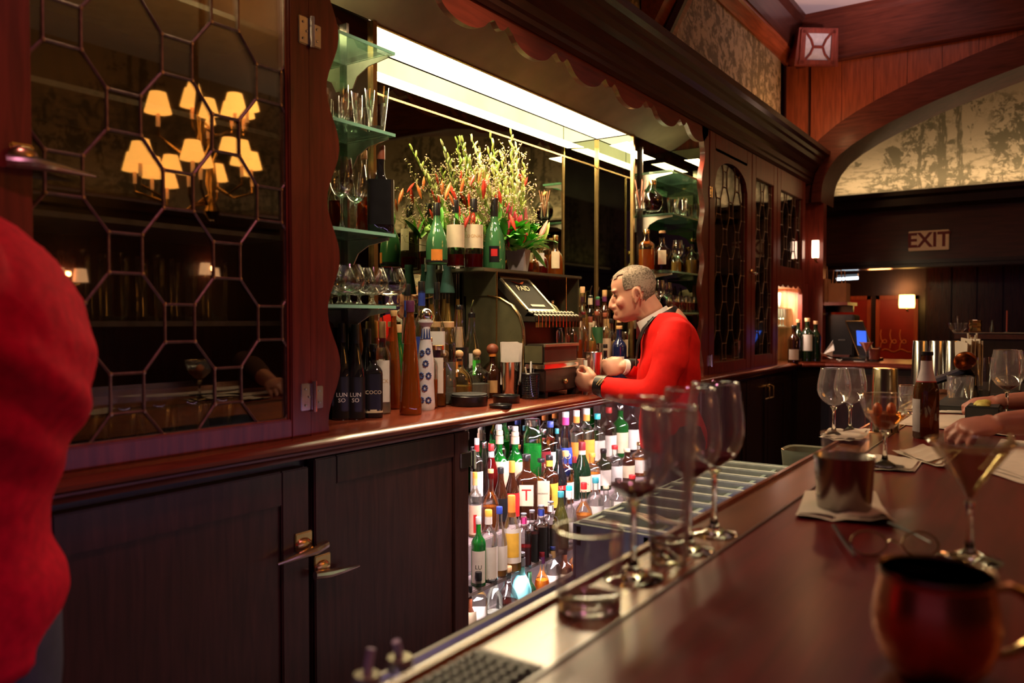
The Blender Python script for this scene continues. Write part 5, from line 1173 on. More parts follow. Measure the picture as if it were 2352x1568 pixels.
# glasses in the alcove
ash=thing('alcove_shelf','glass shelf inside the glowing alcove','shelf',(5.82,1.8,1.36)); part('glass_plate',G().box(5.525,6.145,1.66,1.91,1.352,1.36),SHELFG,ash,smooth=False)
GLOWG=thin((.98,.96,.92),.35,(.95,.85,.8))
for i in range(8):
    gls('flute',(5.57+.072*i,1.70,1.36),.022,.13,'pale backlit stemmed glass on the alcove shelf, %s'%ORD[i],'stemmed glasses on the alcove shelf',mat=GLOWG)
for i in range(7):
    gls('tumbler',(5.60+.075*i,1.74,1.50),.028,.11,'backlit glass hanging in the upper alcove rack, %s'%ORD[i],'glasses in the upper alcove rack',mat=GLOWG)
ar=thing('alcove_rack','thin upper glass rack in the glowing alcove','shelf',(5.82,1.8,1.495)); part('glass_plate',G().box(5.525,6.145,1.66,1.91,1.490,1.498),SHELFG,ar,smooth=False)
# ================================================================ things on the front bar
ZB=1.070; ZR=1.066
CG=glass((.985,.99,.985)); WINE=plain((.09,.006,.012),.06,0,.05)
def bar_at(u,v,z=ZB): return P(u,v,Z=z)
def hgt(b,v): return P(1176,v,d=(b-EYE).dot(FW)).z-b.z
gg='used red wine glasses along the drip rail'
for u,vb,vt,w,lb in((1455,1328,914,172,'big balloon wine glass with a little red wine, nearest the tumbler'),(1583,1264,893,142,'tall wine glass with a sip of red wine, between the balloon glass and the farthest'),(1640,1226,879,132,'tall wine glass with red wine, farthest along the drip rail')):
    b=bar_at(u,vb,ZR); dd=(b-EYE).dot(FW); gls('wine',b,w/FPX*dd/2,hgt(b,vt),lb,gg,real=True,wine=.14 if u<1500 else .17,liqc=WINE)
b=bar_at(1352,1398,ZR); dd=(b-EYE).dot(FW); gls('tumbler',b,.0405,hgt(b,1212),'empty clear straight tumbler at the front of the drip rail',None,real=True)
b=bar_at(1535,1290,ZR); gls('pint',b,.040,hgt(b,934),'tall flared clear beer glass with a thick base, behind the balloon glass',None,real=True)
# rubber bar mat with knobs
a=P(1085,1462,Z=ZR); 
mt=thing('rubber_bar_mat','black knobbed rubber bar mat lying on the drip rail','mat',(a.x-.2,.43,ZR))
mx1=P(1130,1500,Z=ZR).x; 
part('mat_base',G().box(mx1-.62,mx1+.0,.402,.478,ZR,ZR+.003,b=.001),BLACKM,mt)
g=G(); nx=int(.60/.012)
for i in range(nx):
    for j in range(6): g.lathe([(.0036,0),(.0030,.005),(0,.0055)],7,Matrix.Translation((mx1-.608+i*.012,.409+j*.0125+.006*(i%2)*0,ZR+.003)))
part('knobs',g,plain((.03,.032,.03),.35,0,.2),mt,kind='stuff')
# copper mug
b=bar_at(2150,1700,ZB); b=P(2150,1312,Z=ZB+.098); cen=Vector((b.x,b.y,ZB)); R=.050
cm_=thing('copper_mug','round-bellied copper mug with dark inside, nearest on the bar at right','mug',cen)
COP=plain((.90,.34,.17),.26,1,.15,18); 
part('mug_body',G().lathe([(R*.55,0),(R*.70,.003),(R*.92,.018),(R*1.06,.040),(R*1.08,.055),(R*1.03,.075),(R*.97,.090),(R*.97,.097),(R*.985,.098)],44),COP,cm_,local=True,ang=60)
part('rim',G().lathe([(R*.985,.094),(R*1.01,.097),(R*.985,.100),(R*.95,.098),(R*.97,.094)],44),plain((.35,.22,.14),.25,1),cm_,local=True,ang=80)
part('tin_lining',G().lathe([(R*.95,.098),(R*1.02,.070),(R*1.04,.045),(R*.9,.02),(0,.012)],36),plain((.10,.085,.07),.4,.9),cm_,local=True,ang=60)
RA=Vector((RT.x,RT.y,0)); rx=math.atan2(RT.y,RT.x)-.15
hp_=[(R*.98,.084)]+[(R+.004+.034*math.sin(t),.056+.032*math.cos(t)) for t in (.25,.6,.95,1.3,1.65,2.0,2.35,2.7,2.95)]+[(R*1.0,.024)]
part('handle',G().tube([(r_*math.cos(rx),r_*math.sin(rx),z_) for r_,z_ in hp_],.0048,10),BRASS,cm_,local=True)
# folded eyeglasses lying behind it
e0=bar_at(1990,1300); eg=thing('eyeglasses','thin dark-rimmed eyeglasses lying open behind the copper mug','eyeglasses',e0)
def L_(u,v,h=.004): return bar_at(u,v)+Vector((0,0,h))-e0
g=G()
c1=L_(1995,1272,.016)
for c in(c1,c1+RT*.062-Vector((0,.01,0))):
    g.tube([c+RT*.026*math.cos(t*.5236)+Vector((0,0,.016*math.sin(t*.5236)))+FH*.006*math.sin(t*.5236) for t in range(13)],.0013,6)
g.tube([c1+RT*.026,c1+RT*.031+Vector((0,0,.004)),c1+RT*.037-Vector((0,.005,0))],.0012,6); part('rim',g,plain((.35,.24,.12),.3,.6),eg,local=True)
part('temple',G().tube([L_(1915,1222,.010),L_(1935,1255,.010),L_(1962,1296,.012),c1-RT*.026],[.003,.0025,.0018,.0014],7),BLACK,eg,local=True)
part('temple',G().tube([c1+RT*.088,c1+RT*.088+FH*.06,c1+RT*.080+FH*.11],[.0014,.0018,.003],7),BLACK,eg,local=True)
for c in(c1,c1+RT*.062-Vector((0,.01,0))): part('lens',G().add([c+RT*.025*math.cos(t*.5236)+Vector((0,0,.015*math.sin(t*.5236)))+FH*.006*math.sin(t*.5236) for t in range(12)],[tuple(range(12))]),CLEAR,eg,local=True,smooth=False)
# martini
b=bar_at(2226,1285); mg=gls('martini',b,.056,hgt(b,1012),'wide martini glass of pale drink with a lemon twist on its rim',None,real=True,wine=.86,liqc=thin((.80,.72,.50),.25,(.5,.42,.22),.4),name='martini_glass')
tw=G(); c=Vector((0,0,hgt(b,1012)))+RT*.050
tw.tube([c+RT*.004+Vector((0,0,.010)),c+RT*.0-FH*.012+Vector((0,0,.0)),c-RT*.014-FH*.012-Vector((0,0,.012)),c-RT*.020+Vector((0,0,-.018))],[.003,.006,.006,.002],7,flat=.3); part('lemon_twist',tw,plain((.80,.70,.30),.5),mg,local=True)
# napkins
def cloth(name,label,pts,z,mat,cat='napkin',group=None,amp=.006,th=.0015,seed=1,fold=True,sub=8):
    """irregular folded paper or cloth sheet from outline corners on the bar"""
    r=random.Random(seed); c=sum((p for p in pts),Vector())/len(pts); t=thing(name,label,cat,(c.x,c.y,z),group=group)
    for lay in range(3 if fold else 1):
        q=[c+(p-c)*(1-.10*lay)+Vector((r.gauss(0,.006),r.gauss(0,.006),0))*(1 if lay else 0) for p in pts]
        vs=[];fs=[];N=sub
        a,b_,c_,d=q
        for i in range(N+1):
            for j in range(N+1):
                s,t_=i/N,j/N; p=(a*(1-s)+b_*s)*(1-t_)+(d*(1-s)+c_*s)*t_
                e=max(0,abs(s-.5)*2-.3)*max(abs(s-.5),abs(t_-.5))
                hz=z+.0010+lay*.0013+amp*(e*1.6)*(.5+.5*math.sin(s*7+t_*5+seed))+amp*.3*math.sin(t_*9+seed)**2
                vs.append((p.x,p.y,hz))
        for i in range(N):
            for j in range(N): fs.append((i*(N+1)+j,i*(N+1)+j+1,(i+1)*(N+1)+j+1,(i+1)*(N+1)+j))
        part('sheet' if lay==0 else 'fold',G().add(vs,fs),mat,t)
    return t
NAP=plain((.66,.56,.45),.85,0,.06,10,.2)
cloth('cocktail_napkin','crumpled cream napkin under the steel cup',[bar_at(*q) for q in((1826,1190),(1850,1130),(2010,1140),(2062,1212))],ZB,NAP,amp=.016,seed=3)
cloth('cocktail_napkin','cream napkin under the orange-garnished coupe glass',[bar_at(*q) for q in((1985,1080),(2010,1045),(2120,1060),(2100,1086))],ZB,NAP,seed=5)
cloth('folded_napkin','folded ribbed cream napkin between the beer bottle and the martini glass',[bar_at(*q) for q in((2048,1042),(2120,1026),(2210,1040),(2165,1078))],ZB,NAP,seed=8,amp=.01)
cloth('paper_menu','large cream paper menu at the right edge of the bar, beside the martini glass',[bar_at(*q) for q in((2245,1080),(2300,1010),(2460,1020),(2440,1140))],ZB,PAPER,seed=2,amp=.004)
cloth('folded_napkin','flat cream napkin under the patron\'s hand behind the beer bottle',[bar_at(*q) for q in((2060,975),(2100,950),(2330,962),(2330,1005))],ZB,NAP,seed=4,amp=.006)
cloth('paper_menu','long cream paper lying behind the patron\'s hand',[bar_at(*q) for q in((2150,948),(2165,935),(2400,940),(2400,962))],ZB,PAPER,seed=6,amp=.004)
cloth('cocktail_napkin','cream napkin under the two empty wine glasses',[bar_at(*q) for q in((1880,1008),(1905,985),(2000,992),(1975,1020))],ZB,NAP,seed=9,amp=.012)
pl=bar_at(2200,928); t=thing('coaster','round cream coaster under the short rocks glass','coaster',pl); part('disc',G().lathe([(0,0),(.085,.0),(.088,.003),(.08,.004),(0,.004)],30),NAP,t,local=True)
# steel cup holding a small carafe
b=bar_at(1938,1166,ZB+.006); dd=(b-EYE).dot(FW)
sc=thing('steel_cup','small steel ice cup holding a glass carafe, on the crumpled napkin','cup',b)
H=hgt(b,1045); Rr=66/FPX*dd
part('cup_body',G().lathe([(Rr*.86,0),(Rr*.89,.003),(Rr*.99,H*.93),(Rr*1.03,H),(Rr*.97,H*.98),(Rr*.86,.01),(0,.01)],36),plain((.34,.31,.29),.22,1,.1,bump=.2),sc,local=True,ang=60)
cf=thing('glass_carafe','small glass carafe standing in the steel ice cup','carafe',b+Vector((0,0,.012))); h2=hgt(b,996)-.012
part('glass_body',G().lathe([(Rr*.6,.001),(Rr*.76,H*.4),(Rr*.80,H*.8),(Rr*.72,H*.92),(Rr*.74,h2*.93),(Rr*.78,h2)],36,op=True),CLEARF,cf,local=True,ang=60)
part('rim',G().lathe([(Rr*.775,h2),(Rr*.79,h2-.0006),(Rr*.785,h2+.0016),(Rr*.77,h2+.0012),(Rr*.775,h2)],36,op=True),CG0,cf,local=True,ang=90)
part('liquid',G().lathe([(0,.004),(Rr*.55,.004),(Rr*.72,H*.4),(Rr*.74,H*.72),(0,H*.72)],24),plain((.10,.05,.03),.15),cf,local=True)
# empty wine glasses behind, coupe with orange
for u,vb,vt,w,lb in((1915,1000,846,74,'empty clear wine glass, left of the pair behind the steel cup'),(1952,992,846,72,'empty clear wine glass, right of the pair behind the steel cup')):
    b=bar_at(u,vb); dd=(b-EYE).dot(FW); gls('wine',b,w/FPX*dd/2,hgt(b,vt),lb,'empty wine glasses behind the steel cup',real=True)
b=bar_at(2032,1070,ZB+.004); dd=(b-EYE).dot(FW)
cp=gls('coupe',b,.056,hgt(b,906),'stemmed cocktail glass with orange peel inside, on its napkin','',real=True,wine=.5,liqc=thin((.9,.55,.2),.35,(.5,.2,.05),.4))
for dx,dy in((-.018,0),(.020,.006)): part('orange_peel',G().ell(RT*dx+Vector((0,dy,hgt(b,940))),(.016,.010,.016),10,7),plain((.75,.16,.02),.5),cp,local=True)
# beer bottle
b=bar_at(2126,1006); dd=(b-EYE).dot(FW); H=hgt(b,808); R=.0335
bb=thing('beer_bottle','brown beer bottle with pale neck label standing on the bar','bottle',b)
part('glass_body',G().lathe([(R*.9,0),(R,.005),(R,H*.52),(R*.92,H*.60),(R*.62,H*.70),(R*.45,H*.80),(R*.40,H*.95),(R*.46,H*.96),(R*.44,H)],28),thin((.32,.13,.02),.38,(.13,.05,.01),.9),bb,local=True)
part('cap',G().lathe([(R*.52,H*.965),(R*.5,H*1.005),(0,H*1.008)],16),BLACK,bb,local=True)
part('neck_label',G().lathe([(R*.76,H*.66),(R*.64,H*.705),(R*.48,H*.80),(R*.44,H*.90)],24),plain((.50,.42,.44),.6),bb,local=True)
fa=math.atan2(-b.y,-b.x)
part('label',G().lathe([(R*1.015,.02),(R*1.015,H*.46)],14,a0=fa+.25,a1=fa+1.9) if 0 else G().lathe([(R*1.015,.02),(R*1.015,H*.46)],14,a0=fa-1.9,a1=fa-.45),plain((.45,.40,.40),.6),bb,local=True)
part('band',G().lathe([(R*.77,H*.655),(R*.75,H*.668)],24),plain((.40,.03,.04),.5),bb,local=True)
# glasses further along
b=bar_at(2205,924,ZB+.005); gls('tumbler',b,.048,.105,'short empty rocks glass standing on the cream coaster',None,real=True)
b=bar_at(2312,968); gls('wine',b,.050,.235,'big wine glass at the right edge, behind the patron\'s hand',None,real=True,wine=.12,liqc=WINE)
b=bar_at(2085,950,ZB); gls('tumbler',b,.037,.10,'small clear glass behind the coupe glass',None,real=True)
def tin(loc,R0,R1,H,label,group=None,up=True,name='shaker_tin',mat=None):
    t=thing(name,label,'shaker',loc,group=group)
    pr=[(R0,0),(R0*1.02,.003),(R1,H-.004),(R1*1.02,H)]
    if not up: pr=[(R1*1.02,0),(R1,.004),(R0*1.02,H-.003),(R0*.96,H),(0,H)]
    else: pr+= [(R1*.96,H-.004),(R0*.9,.01),(0,.01)]
    part('tin',G().lathe(pr,26),mat or STEEL,t,local=True,ang=50); return t
b=P(2032,900,Y=.425); b.z=ZB; tin(b,.034,.041,hgt(b,845),'upturned steel tin behind the coupe glass, in front of the others',up=False,mat=plain((.50,.44,.30),.2,1))
tr=thing('service_tray','low dark service tray with tins and tools near the far end of the bar','tray',(4.1,.12,ZB))
part('tray',G().box(3.30,4.72,-.26,.38,ZB,ZB+.02,b=.004),BLACKM,tr)
zt2=ZB+.02
g5='steel shaker tins on the far end of the bar'
for u,w,lb in((2114,42,'slim steel shaker tin, leftmost of the three on the far tray'),(2152,42,'slim steel shaker tin, middle of the three on the far tray'),(2188,40,'slim steel shaker tin, rightmost of the three on the far tray')):
    b=P(u,780,X=4.12); b=Vector((b.x,b.y,zt2)); tin(b,.030,.038,hgt(b,782),lb,g5,up=False)
b=P(2225,800,X=4.0); b=Vector((b.x,b.y,zt2)); t=thing('straw_caddy','dark caddy full of pale folded napkins and straws on the far tray','caddy',b)
part('caddy',G().lathe([(.05,0),(.055,.12),(.05,.115),(.045,.01),(0,.01)],4,Matrix.Rotation(.5,4,'Z')),BLACKM,t,local=True,smooth=False)
for i in range(9): part('folded_slip',G().box(-.045,.045,-.003,.001,.03,.225+.01*math.sin(i*2.3),Matrix.Rotation(.55,4,'Z')@Matrix.Translation((0,-.035+i*.009,0))@Matrix.Rotation(.1*math.sin(i*3),4,'Y')),NAP,t,local=True)
# tilted jigger/strainer and a tipped copper-coloured tin
b=P(2222,815,X=3.75); b.z=zt2+.075
t=thing('tipped_cup','copper-coloured steel cup tipped over dark tools on the far tray','cup',(b.x,b.y,zt2))
Mx=Matrix.Translation((0,0,.125))@Matrix.Rotation(math.radians(55),4,RT)@Matrix.Rotation(math.radians(-35),4,FH)
part('cup',G().lathe([(.030,-.05),(.040,.045),(.042,.05),(.038,.045),(.028,-.045),(0,-.045)],24,Mx),plain((.55,.30,.18),.25,1),t,local=True)
part('stand',G().lathe([(.045,0),(.04,.02),(.02,.06),(.03,.09)],16),BLACK,t,local=True)
b=P(2158,845,X=3.7); t=thing('black_bar_tool','black wedge-shaped bar tool lying across the far tray','tool',(b.x,b.y,zt2))
part('blade',G().tube([RT*-.10+Vector((0,0,.03)),RT*-.03+Vector((0,0,.06)),RT*.09+Vector((0,0,.10))],[.012,.032,.036],8,flat=.5),plain((.015,.02,.04),.35),t,local=True)
b=Vector((4.55,.35,zt2))
t=thing('ribbed_glass_jar','silvery ribbed jar of pale straws on the far tray','jar',b)
part('jar',G().lathe([(.034,0),(.038,.01),(.036,.06),(.040,.12),(.038,.15),(.030,.155)],16,sq=2.4),plain((.42,.38,.36),.15,.9),t,local=True)
for i in range(8): part('straw',G().tube([(0,0,.02),(.02*math.cos(i),.02*math.sin(i),.23+.01*(i%3))],.005,6),NAP if i else CC['orange'],t,local=True)
for u,w,h,lb in((2262,.030,.16,'clear tall mixing glass on the far tray, left of two'),(2330,.036,.19,'clear tall mixing glass on the far tray, right of two')):
    b=P(u,800,X=3.8); gls('pint',(b.x,b.y,zt2),w*1.15,h,lb,None)
b=P(2262,880,X=3.1); t=thing('fruit_tray','black condiment tray holding lemon pieces behind the rocks glass','tray',(b.x,b.y,ZB))
part('tray',G().box(-.09,.09,-.05,.05,0,.05,b=.006),BLACKM,t,local=True)
for i in range(6): part('lemon_wedge',G().ell((-.065+i*.026,.01*(i%2),.052),(.015,.02,.012),8,6),plain((.65,.55,.12),.5),t,local=True)
# raised ledge behind the far tray with small things on it
lg=thing('raised_ledge','raised dark ledge with a thin metal rail beyond the bar end','ledge',(5.3,-.5,0))
zl=P(2250,766,X=5.2).z
y1=P(2192,766,X=5.2).y
part('ledge_board',G().box(5.2,5.45,-1.6,y1,zl-.03,zl),DARK,lg); part('ledge_front',G().box(5.22,5.45,-1.6,y1-.02,0,zl-.03),BLACKW,lg); part('rail',G().tube([(5.2,y1,zl+.003),(5.2,-1.6,zl+.003)],.005,6),STEEL,lg)
def onl(u): 
    p=P(u,760,X=5.28); return Vector((5.28,p.y,zl))
b=onl(2240); t=thing('faceted_candle_cup','glittering faceted gold candle cup on the raised ledge','candle cup',b); g=G()
g.lathe([(.030,0),(.034,.015),(.030,.03),(.034,.045),(.030,.06),(.034,.075),(.030,.078),(0,.07)],9); part('cup',g,plain((.80,.62,.32),.12,1,.3,80),t,local=True,smooth=False)
b=onl(2279); t=thing('small_bottle','small dark sauce bottle on the raised ledge','bottle',b); part('bottle_body',G().lathe([(.012,0),(.013,.03),(.006,.05),(.005,.075),(0,.078)],12),BLACK,t,local=True)
b=onl(2312); t=thing('slim_stick','slim reddish stirring stick standing on the raised ledge','stick',b); part('stick',G().tube([(0,0,0),(.002,0,.13)],.004,6),plain((.3,.05,.03),.5),t,local=True); part('foot',G().lathe([(.014,0),(.012,.01),(0,.012)],12),BLACK,t,local=True)
b=onl(2200); t=thing('small_bowl','small clear bowl with cocktail picks at the end of the raised ledge','bowl',b); part('bowl',G().lathe([(.02,0),(.045,.03),(.05,.06)],18),CLEAR,t,local=True)
for i in range(3): part('pick',G().tube([(0,0,.01),(-.05+.02*i,.0,.10)],.0025,5),STEEL,t,local=True)
# ---- far counter things
b=P(1889,824,X=6.14); b.z=ZC; t=thing('napkin_bow','white cloth napkin twisted into a bow on the far counter','napkin',b)
rr=random.Random(2)
g=G()
for s in(-1,1):
    vs=[];fs=[]
    for i in range(6):
        for j in range(6):
            a=i/5; c=j/5-.5; p=RT*(s*(.005+.075*a))+Vector((0,0,.05+(.03 if s<0 else .05)*a+c*.13*a+.010*math.sin(j*2.2)*a))+FH*(.02*math.sin(j*1.7+s)*a); vs.append(p)
    for i in range(5):
        for j in range(5): fs.append((i*6+j,i*6+j+1,(i+1)*6+j+1,(i+1)*6+j))
    g.add(vs,fs)
part('bow',g,WHITE,t,local=True)
g=G(); vs=[];fs=[]
for i in range(8):
    for j in range(4):
        a=i/7; vs.append(RT*(-.01+.15*a)+FH*(j*.015-.02)+Vector((0,0,.05*(1-a)**2+.006+.008*math.sin(i*1.9+j))))
for i in range(7):
    for j in range(3): fs.append((i*4+j,i*4+j+1,(i+1)*4+j+1,(i+1)*4+j))
part('tail',g.add(vs,fs),WHITE,t,local=True)
cs=P(1958,828,Z=ZC); cloth('paper_slip','small white paper slip on the far counter',[P(*q,Z=ZC) for q in((1960,830),(1965,825),(1988,825),(1985,831))],ZC,WHITE,seed=1,amp=.001,fold=False,cat='paper')
b=P(1989,824,X=6.16); b.z=ZC; gls('martini',b,.050,hgt(b,785),'salmon-pink martini in a stemmed glass on the far counter',None,wine=.95,liqc=plain((.65,.22,.16),.3))
b=P(2008,823,X=6.22); b.z=ZC; gls('tumbler',b,.040,hgt(b,797),'short glass of pink drink on the far counter',None,wine=.9,liqc=plain((.55,.10,.08),.3))
# black point-of-sale machine and screen on the far counter
t=thing('coffee_machine','black boxy bar machine standing behind the wine bottles on the far counter','machine',(6.5,1.35,ZC))
a=P(1896,700,X=6.5); c=P(1962,700,X=6.5); zt3=P(1900,722,X=6.35).z
part('case',G().box(6.50,6.72,c.y,a.y,ZC,zt3,b=.01),BLACK,t); part('slot_strip',G().box(6.49,6.502,c.y+.06,a.y-.10,zt3-.20,zt3-.19),STEEL,t); part('tray',G().box(6.44,6.52,c.y+.02,a.y-.05,ZC+.02,ZC+.035),plain((.12,.03,.02),.4),t)
t=thing('order_screen','slanted black order screen glowing blue on the far counter','screen',P(1968,830,X=6.25,Y=None))
A_=P(1942,738,X=6.45);B_=P(1982,738,X=6.45);C2=P(2012,822,X=6.2);D2=P(1972,815,X=6.2)
g=G(); n2=(B_-A_).cross(D2-A_).normalized()
if n2.dot(FW)>0: n2=-n2
q=[A_,B_,C2,D2]; g.add(q+[p-n2*.03 for p in q],[(0,1,2,3),(7,6,5,4),(0,4,5,1),(1,5,6,2),(2,6,7,3),(3,7,4,0)]); part('case',g,BLACK,t,smooth=False)
g=G()
for p,q2 in((A_,B_),(B_,C2),(D2,A_)): g.tube([p+n2*.003,q2+n2*.003],.004,5)
part('bezel_edge',g,BRASS,t)
a=A_.lerp(D2,.28).lerp(B_.lerp(C2,.28),.42); b=A_.lerp(D2,.28).lerp(B_.lerp(C2,.28),.98); c=A_.lerp(D2,.72).lerp(B_.lerp(C2,.72),.70); d=A_.lerp(D2,.72).lerp(B_.lerp(C2,.72),.15)
part('lit_picture',G().add([a+n2*.004,b+n2*.004,c+n2*.004,d+n2*.004],[(0,1,2,3)]),emit((.03,.12,.8),.9),t,smooth=False)
part('stand',G().box(6.25,6.5,C2.y,A_.y,ZC,ZC+.02),BLACK,t)
# shelf with paper carrier bags
sx=6.45; zsh=P(1900,694,X=sx).z
t=thing('wall_shelf','dark wooden wall shelf holding paper bags beyond the post','shelf',(sx,1.4,zsh-.02))
ya,yb_=P(1866,694,X=sx).y,P(1950,694,X=sx).y
part('board',G().box(6.40,6.75,yb_,ya,zsh-.025,zsh),MAHY,t); part('support',G().box(6.70,6.74,yb_+.02,ya-.02,zt3+.02,zsh-.025),BLACKW,t)
def bag(u0,u1,vt,x,label,gr):
    y1_,y0_=P(u0,660,X=x).y,P(u1,660,X=x).y; zt_=P((u0+u1)/2,vt,X=x).z
    t=thing('paper_bag',label,'bag',(x,(y0_+y1_)/2,zsh),group=gr)
    part('bag_body',G().box(x,x+.14,y0_,y1_,zsh,zt_,b=.004),plain((.42,.20,.09),.8,0,.12,12),t)
    for dx in(.01,.13): part('bag_handle',G().tube([(x+dx,y0_+(y1_-y0_)*.25,zt_),(x+dx,y0_+(y1_-y0_)*.30,zt_+.10),(x+dx,y0_+(y1_-y0_)*.7,zt_+.10),(x+dx,y0_+(y1_-y0_)*.75,zt_)],.004,5),plain((.5,.25,.12),.7),t)
bag(1868,1899,640,6.43,'brown paper bag with twisted handles, left one on the wall shelf','paper carrier bags'); bag(1901,1944,650,6.47,'brown paper bag with twisted handles, right one on the wall shelf','paper carrier bags')
# ---- under-bar steel and racks
ub=thing('underbar_sink','stainless underbar unit behind the front bar edge','sink',(2.0,.7,0))
part('body',G().box(-.4,2.75,.53,.93,.10,.80),plain((.40,.43,.46),.4,.6),ub); part('rolled_rim',G().tube([(-.4,.93,.80),(2.75,.93,.80)],.012,8),STEEL,ub)
part('backsplash',G().box(1.25,2.75,.525,.54,.80,.93),plain((.35,.37,.42),.3,.9),ub)
RG=plain((.34,.46,.40),.4,0,.15)
dk=thing('glass_rack','pale green plastic glass rack grid beside the bar edge','rack',(2.15,.74,.80))
for i in range(10):
    x=1.62+i*.105; part('slat',G().box(x,x+.022,.56,.92,.895,.935,b=.003),plain((.58,.66,.58),.4),dk)
for y in(.57,.74,.91): part('long_rail',G().box(1.60,2.60,y-.006,y+.006,.88,.925),RG,dk)
part('rack_side',G().box(1.60,2.60,.555,.562,.80,.93).box(1.60,2.60,.918,.925,.80,.93).box(2.595,2.602,.56,.92,.80,.935).box(1.6,1.607,.56,.92,.80,.93),RG,dk)
g=G(); rr=random.Random(9)
for i in range(9): g.tube([(1.66+rr.random()*.06,.60+rr.random()*.2,.938),(1.70+rr.random()*.06,.64+rr.random()*.2,.940)],.004,6)
part('ice_chips',g,plain((.8,.75,.6),.1,0),dk,kind='stuff')
t=thing('plastic_bin','frosted rounded plastic bin behind the glass rack','bin',(2.7,.62,0))
b=P(1850,1034,Z=.975)
part('bin',G().lathe([(.06,.30),(.075,.92),(.080,.975),(.072,.97),(.06,.4),(0,.4)],24,Matrix.Translation((b.x+.04,b.y,0)),sq=4),thin((.5,.52,.42),.45,(.40,.42,.30),.5),t); part('stand',G().lathe([(.06,0),(.06,.30),(0,.30)],12,Matrix.Translation((b.x+.04,b.y,0))),BLACKM,t)
# pourer bottles poking up at the bottom edge
for i,(u,vt,vb,lb) in enumerate(((842,1494,1600,'clear bottle with a white straw spout under the bar edge, left one'),(918,1468,1580,'clear bottle with a white straw spout under the bar edge, right one'))):
    y=.60; tp=P(u,vt,Y=y); z0_=P(u,1560-8*i*0-(40 if i else 0),Y=y).z
    t=thing('spouted_bottle',lb,'bottle',(tp.x,y,.80),group='spouted bottles in the speed rail')
    H=z0_-.80; part('glass_body',G().lathe([(.9*.038,0),(.038,.004),(.038,H*.55),(.030,H*.68),(.013,H*.82),(.012,H)],20),thin((.9,.93,.9),.1,(.6,.6,.6)),t,local=True)
    part('collar',G().lathe([(.014,H-.01),(.016,H),(.014,H+.006),(0,H+.006)],14),plain((.45,.45,.30),.2,.4),t,local=True)
    lean=.012 if i==0 else -.010
    part('straw_spout',G().tube([(0,0,H),(lean*.3,0,H+(tp.z-z0_)*.6),(lean*.6,0,tp.z-.80)],[.0052,.0050,.0048],8),plain((.60,.55,.66),.5),t,local=True)
# ================================================================ people
def solidify(name,g,voxel,smooth=6,mat=None,parent=None,label=None,disp=None,fac=.5):
    """closed overlapping forms are fused into one continuous skin"""
    me=g.mesh(name,False); o=bpy.data.objects.new(name,me); COL.objects.link(o)
    m=o.modifiers.new('r','REMESH'); m.mode='VOXEL'; m.voxel_size=voxel
    s=o.modifiers.new('s','SMOOTH'); s.iterations=smooth; s.factor=fac
    bpy.context.view_layer.update(); me2=bpy.data.meshes.new_from_object(o.evaluated_get(bpy.context.evaluated_depsgraph_get())); bpy.data.objects.remove(o); bpy.data.meshes.remove(me)
    me2.name=name; me2.shade_smooth()
    if disp:
        for v in me2.vertices: v.co=disp(v.co,v.normal)
    return put(name,me2,mat,parent,label=label)
SKIN=plain((.62,.30,.19),.5,0,.10,14,.15,sub=.06); SKIN2=plain((.46,.17,.12),.5,0,.12,20,.1)
REDJ=plain((.72,.012,.009),.8,0,.07,40,.3,spec=.15); REDK=plain((.60,.004,.024),.85,0,.18,60,.3,spec=.12)
def pts_lim(g,pts,r,n=12,flat=1.0):
    """tapered limb with rounded ends"""
    p=[Vector(q) for q in pts]; d0=(p[0]-p[1]).normalized(); d1=(p[-1]-p[-2]).normalized()
    P_=[p[0]+d0*r[0]*.9,p[0]+d0*r[0]*.6]+p+[p[-1]+d1*r[-1]*.6,p[-1]+d1*r[-1]*.9]; R_=[r[0]*.35,r[0]*.8]+list(r)+[r[-1]*.8,r[-1]*.35]
    g.tube(P_,R_,n,flat=flat)
# ---- the bartender: frame F forward, L his left, towards the bar
def person_frame(base,F):
    F=Vector((F[0],F[1],0)).normalized(); L=Vector((-F.y,F.x,0))
    return lambda a,l,z: Vector((F.x*a+L.x*l,F.y*a+L.y*l,z))
DB=3.2; bp=P(1540,737,d=DB); base=Vector((bp.x,bp.y,0)); FB=(-.44,.90)
V=person_frame(base,FB); KX=FPX/DB
def px(u,v,l=0): return V((1540-u)/KX, l, 1.40-(v-737)/KX)
RB=Matrix(((V(1,0,0).x,V(0,1,0).x,0),(V(1,0,0).y,V(0,1,0).y,0),(0,0,1)))
man=thing('person','grey-haired bartender in a bright red jacket with black lapels, leaning over the back counter','person',base)
tilt=RB@Matrix.Rotation(math.radians(13),3,'Y')
HS=[(.000,.058,.014,.018),(.010,.076,-.020,.032),(.026,.083,-.044,.047),(.044,.082,-.058,.055),(.062,.081,-.070,.060),(.082,.078,-.082,.065),(.102,.076,-.091,.069),(.120,.0735,-.097,.071),(.134,.078,-.101,.072),(.146,.0815,-.103,.073),(.164,.079,-.102,.0725),(.182,.071,-.096,.069),(.198,.056,-.084,.060),(.211,.034,-.063,.045),(.220,.006,-.038,.026),(.223,-.012,-.022,.010)]
HC=Vector((-.012,0,.115)); HP=px(1459,670); HSC=.97
def hd(x,y,z): return HP+tilt@((Vector((x,y,z))-HC)*HSC)
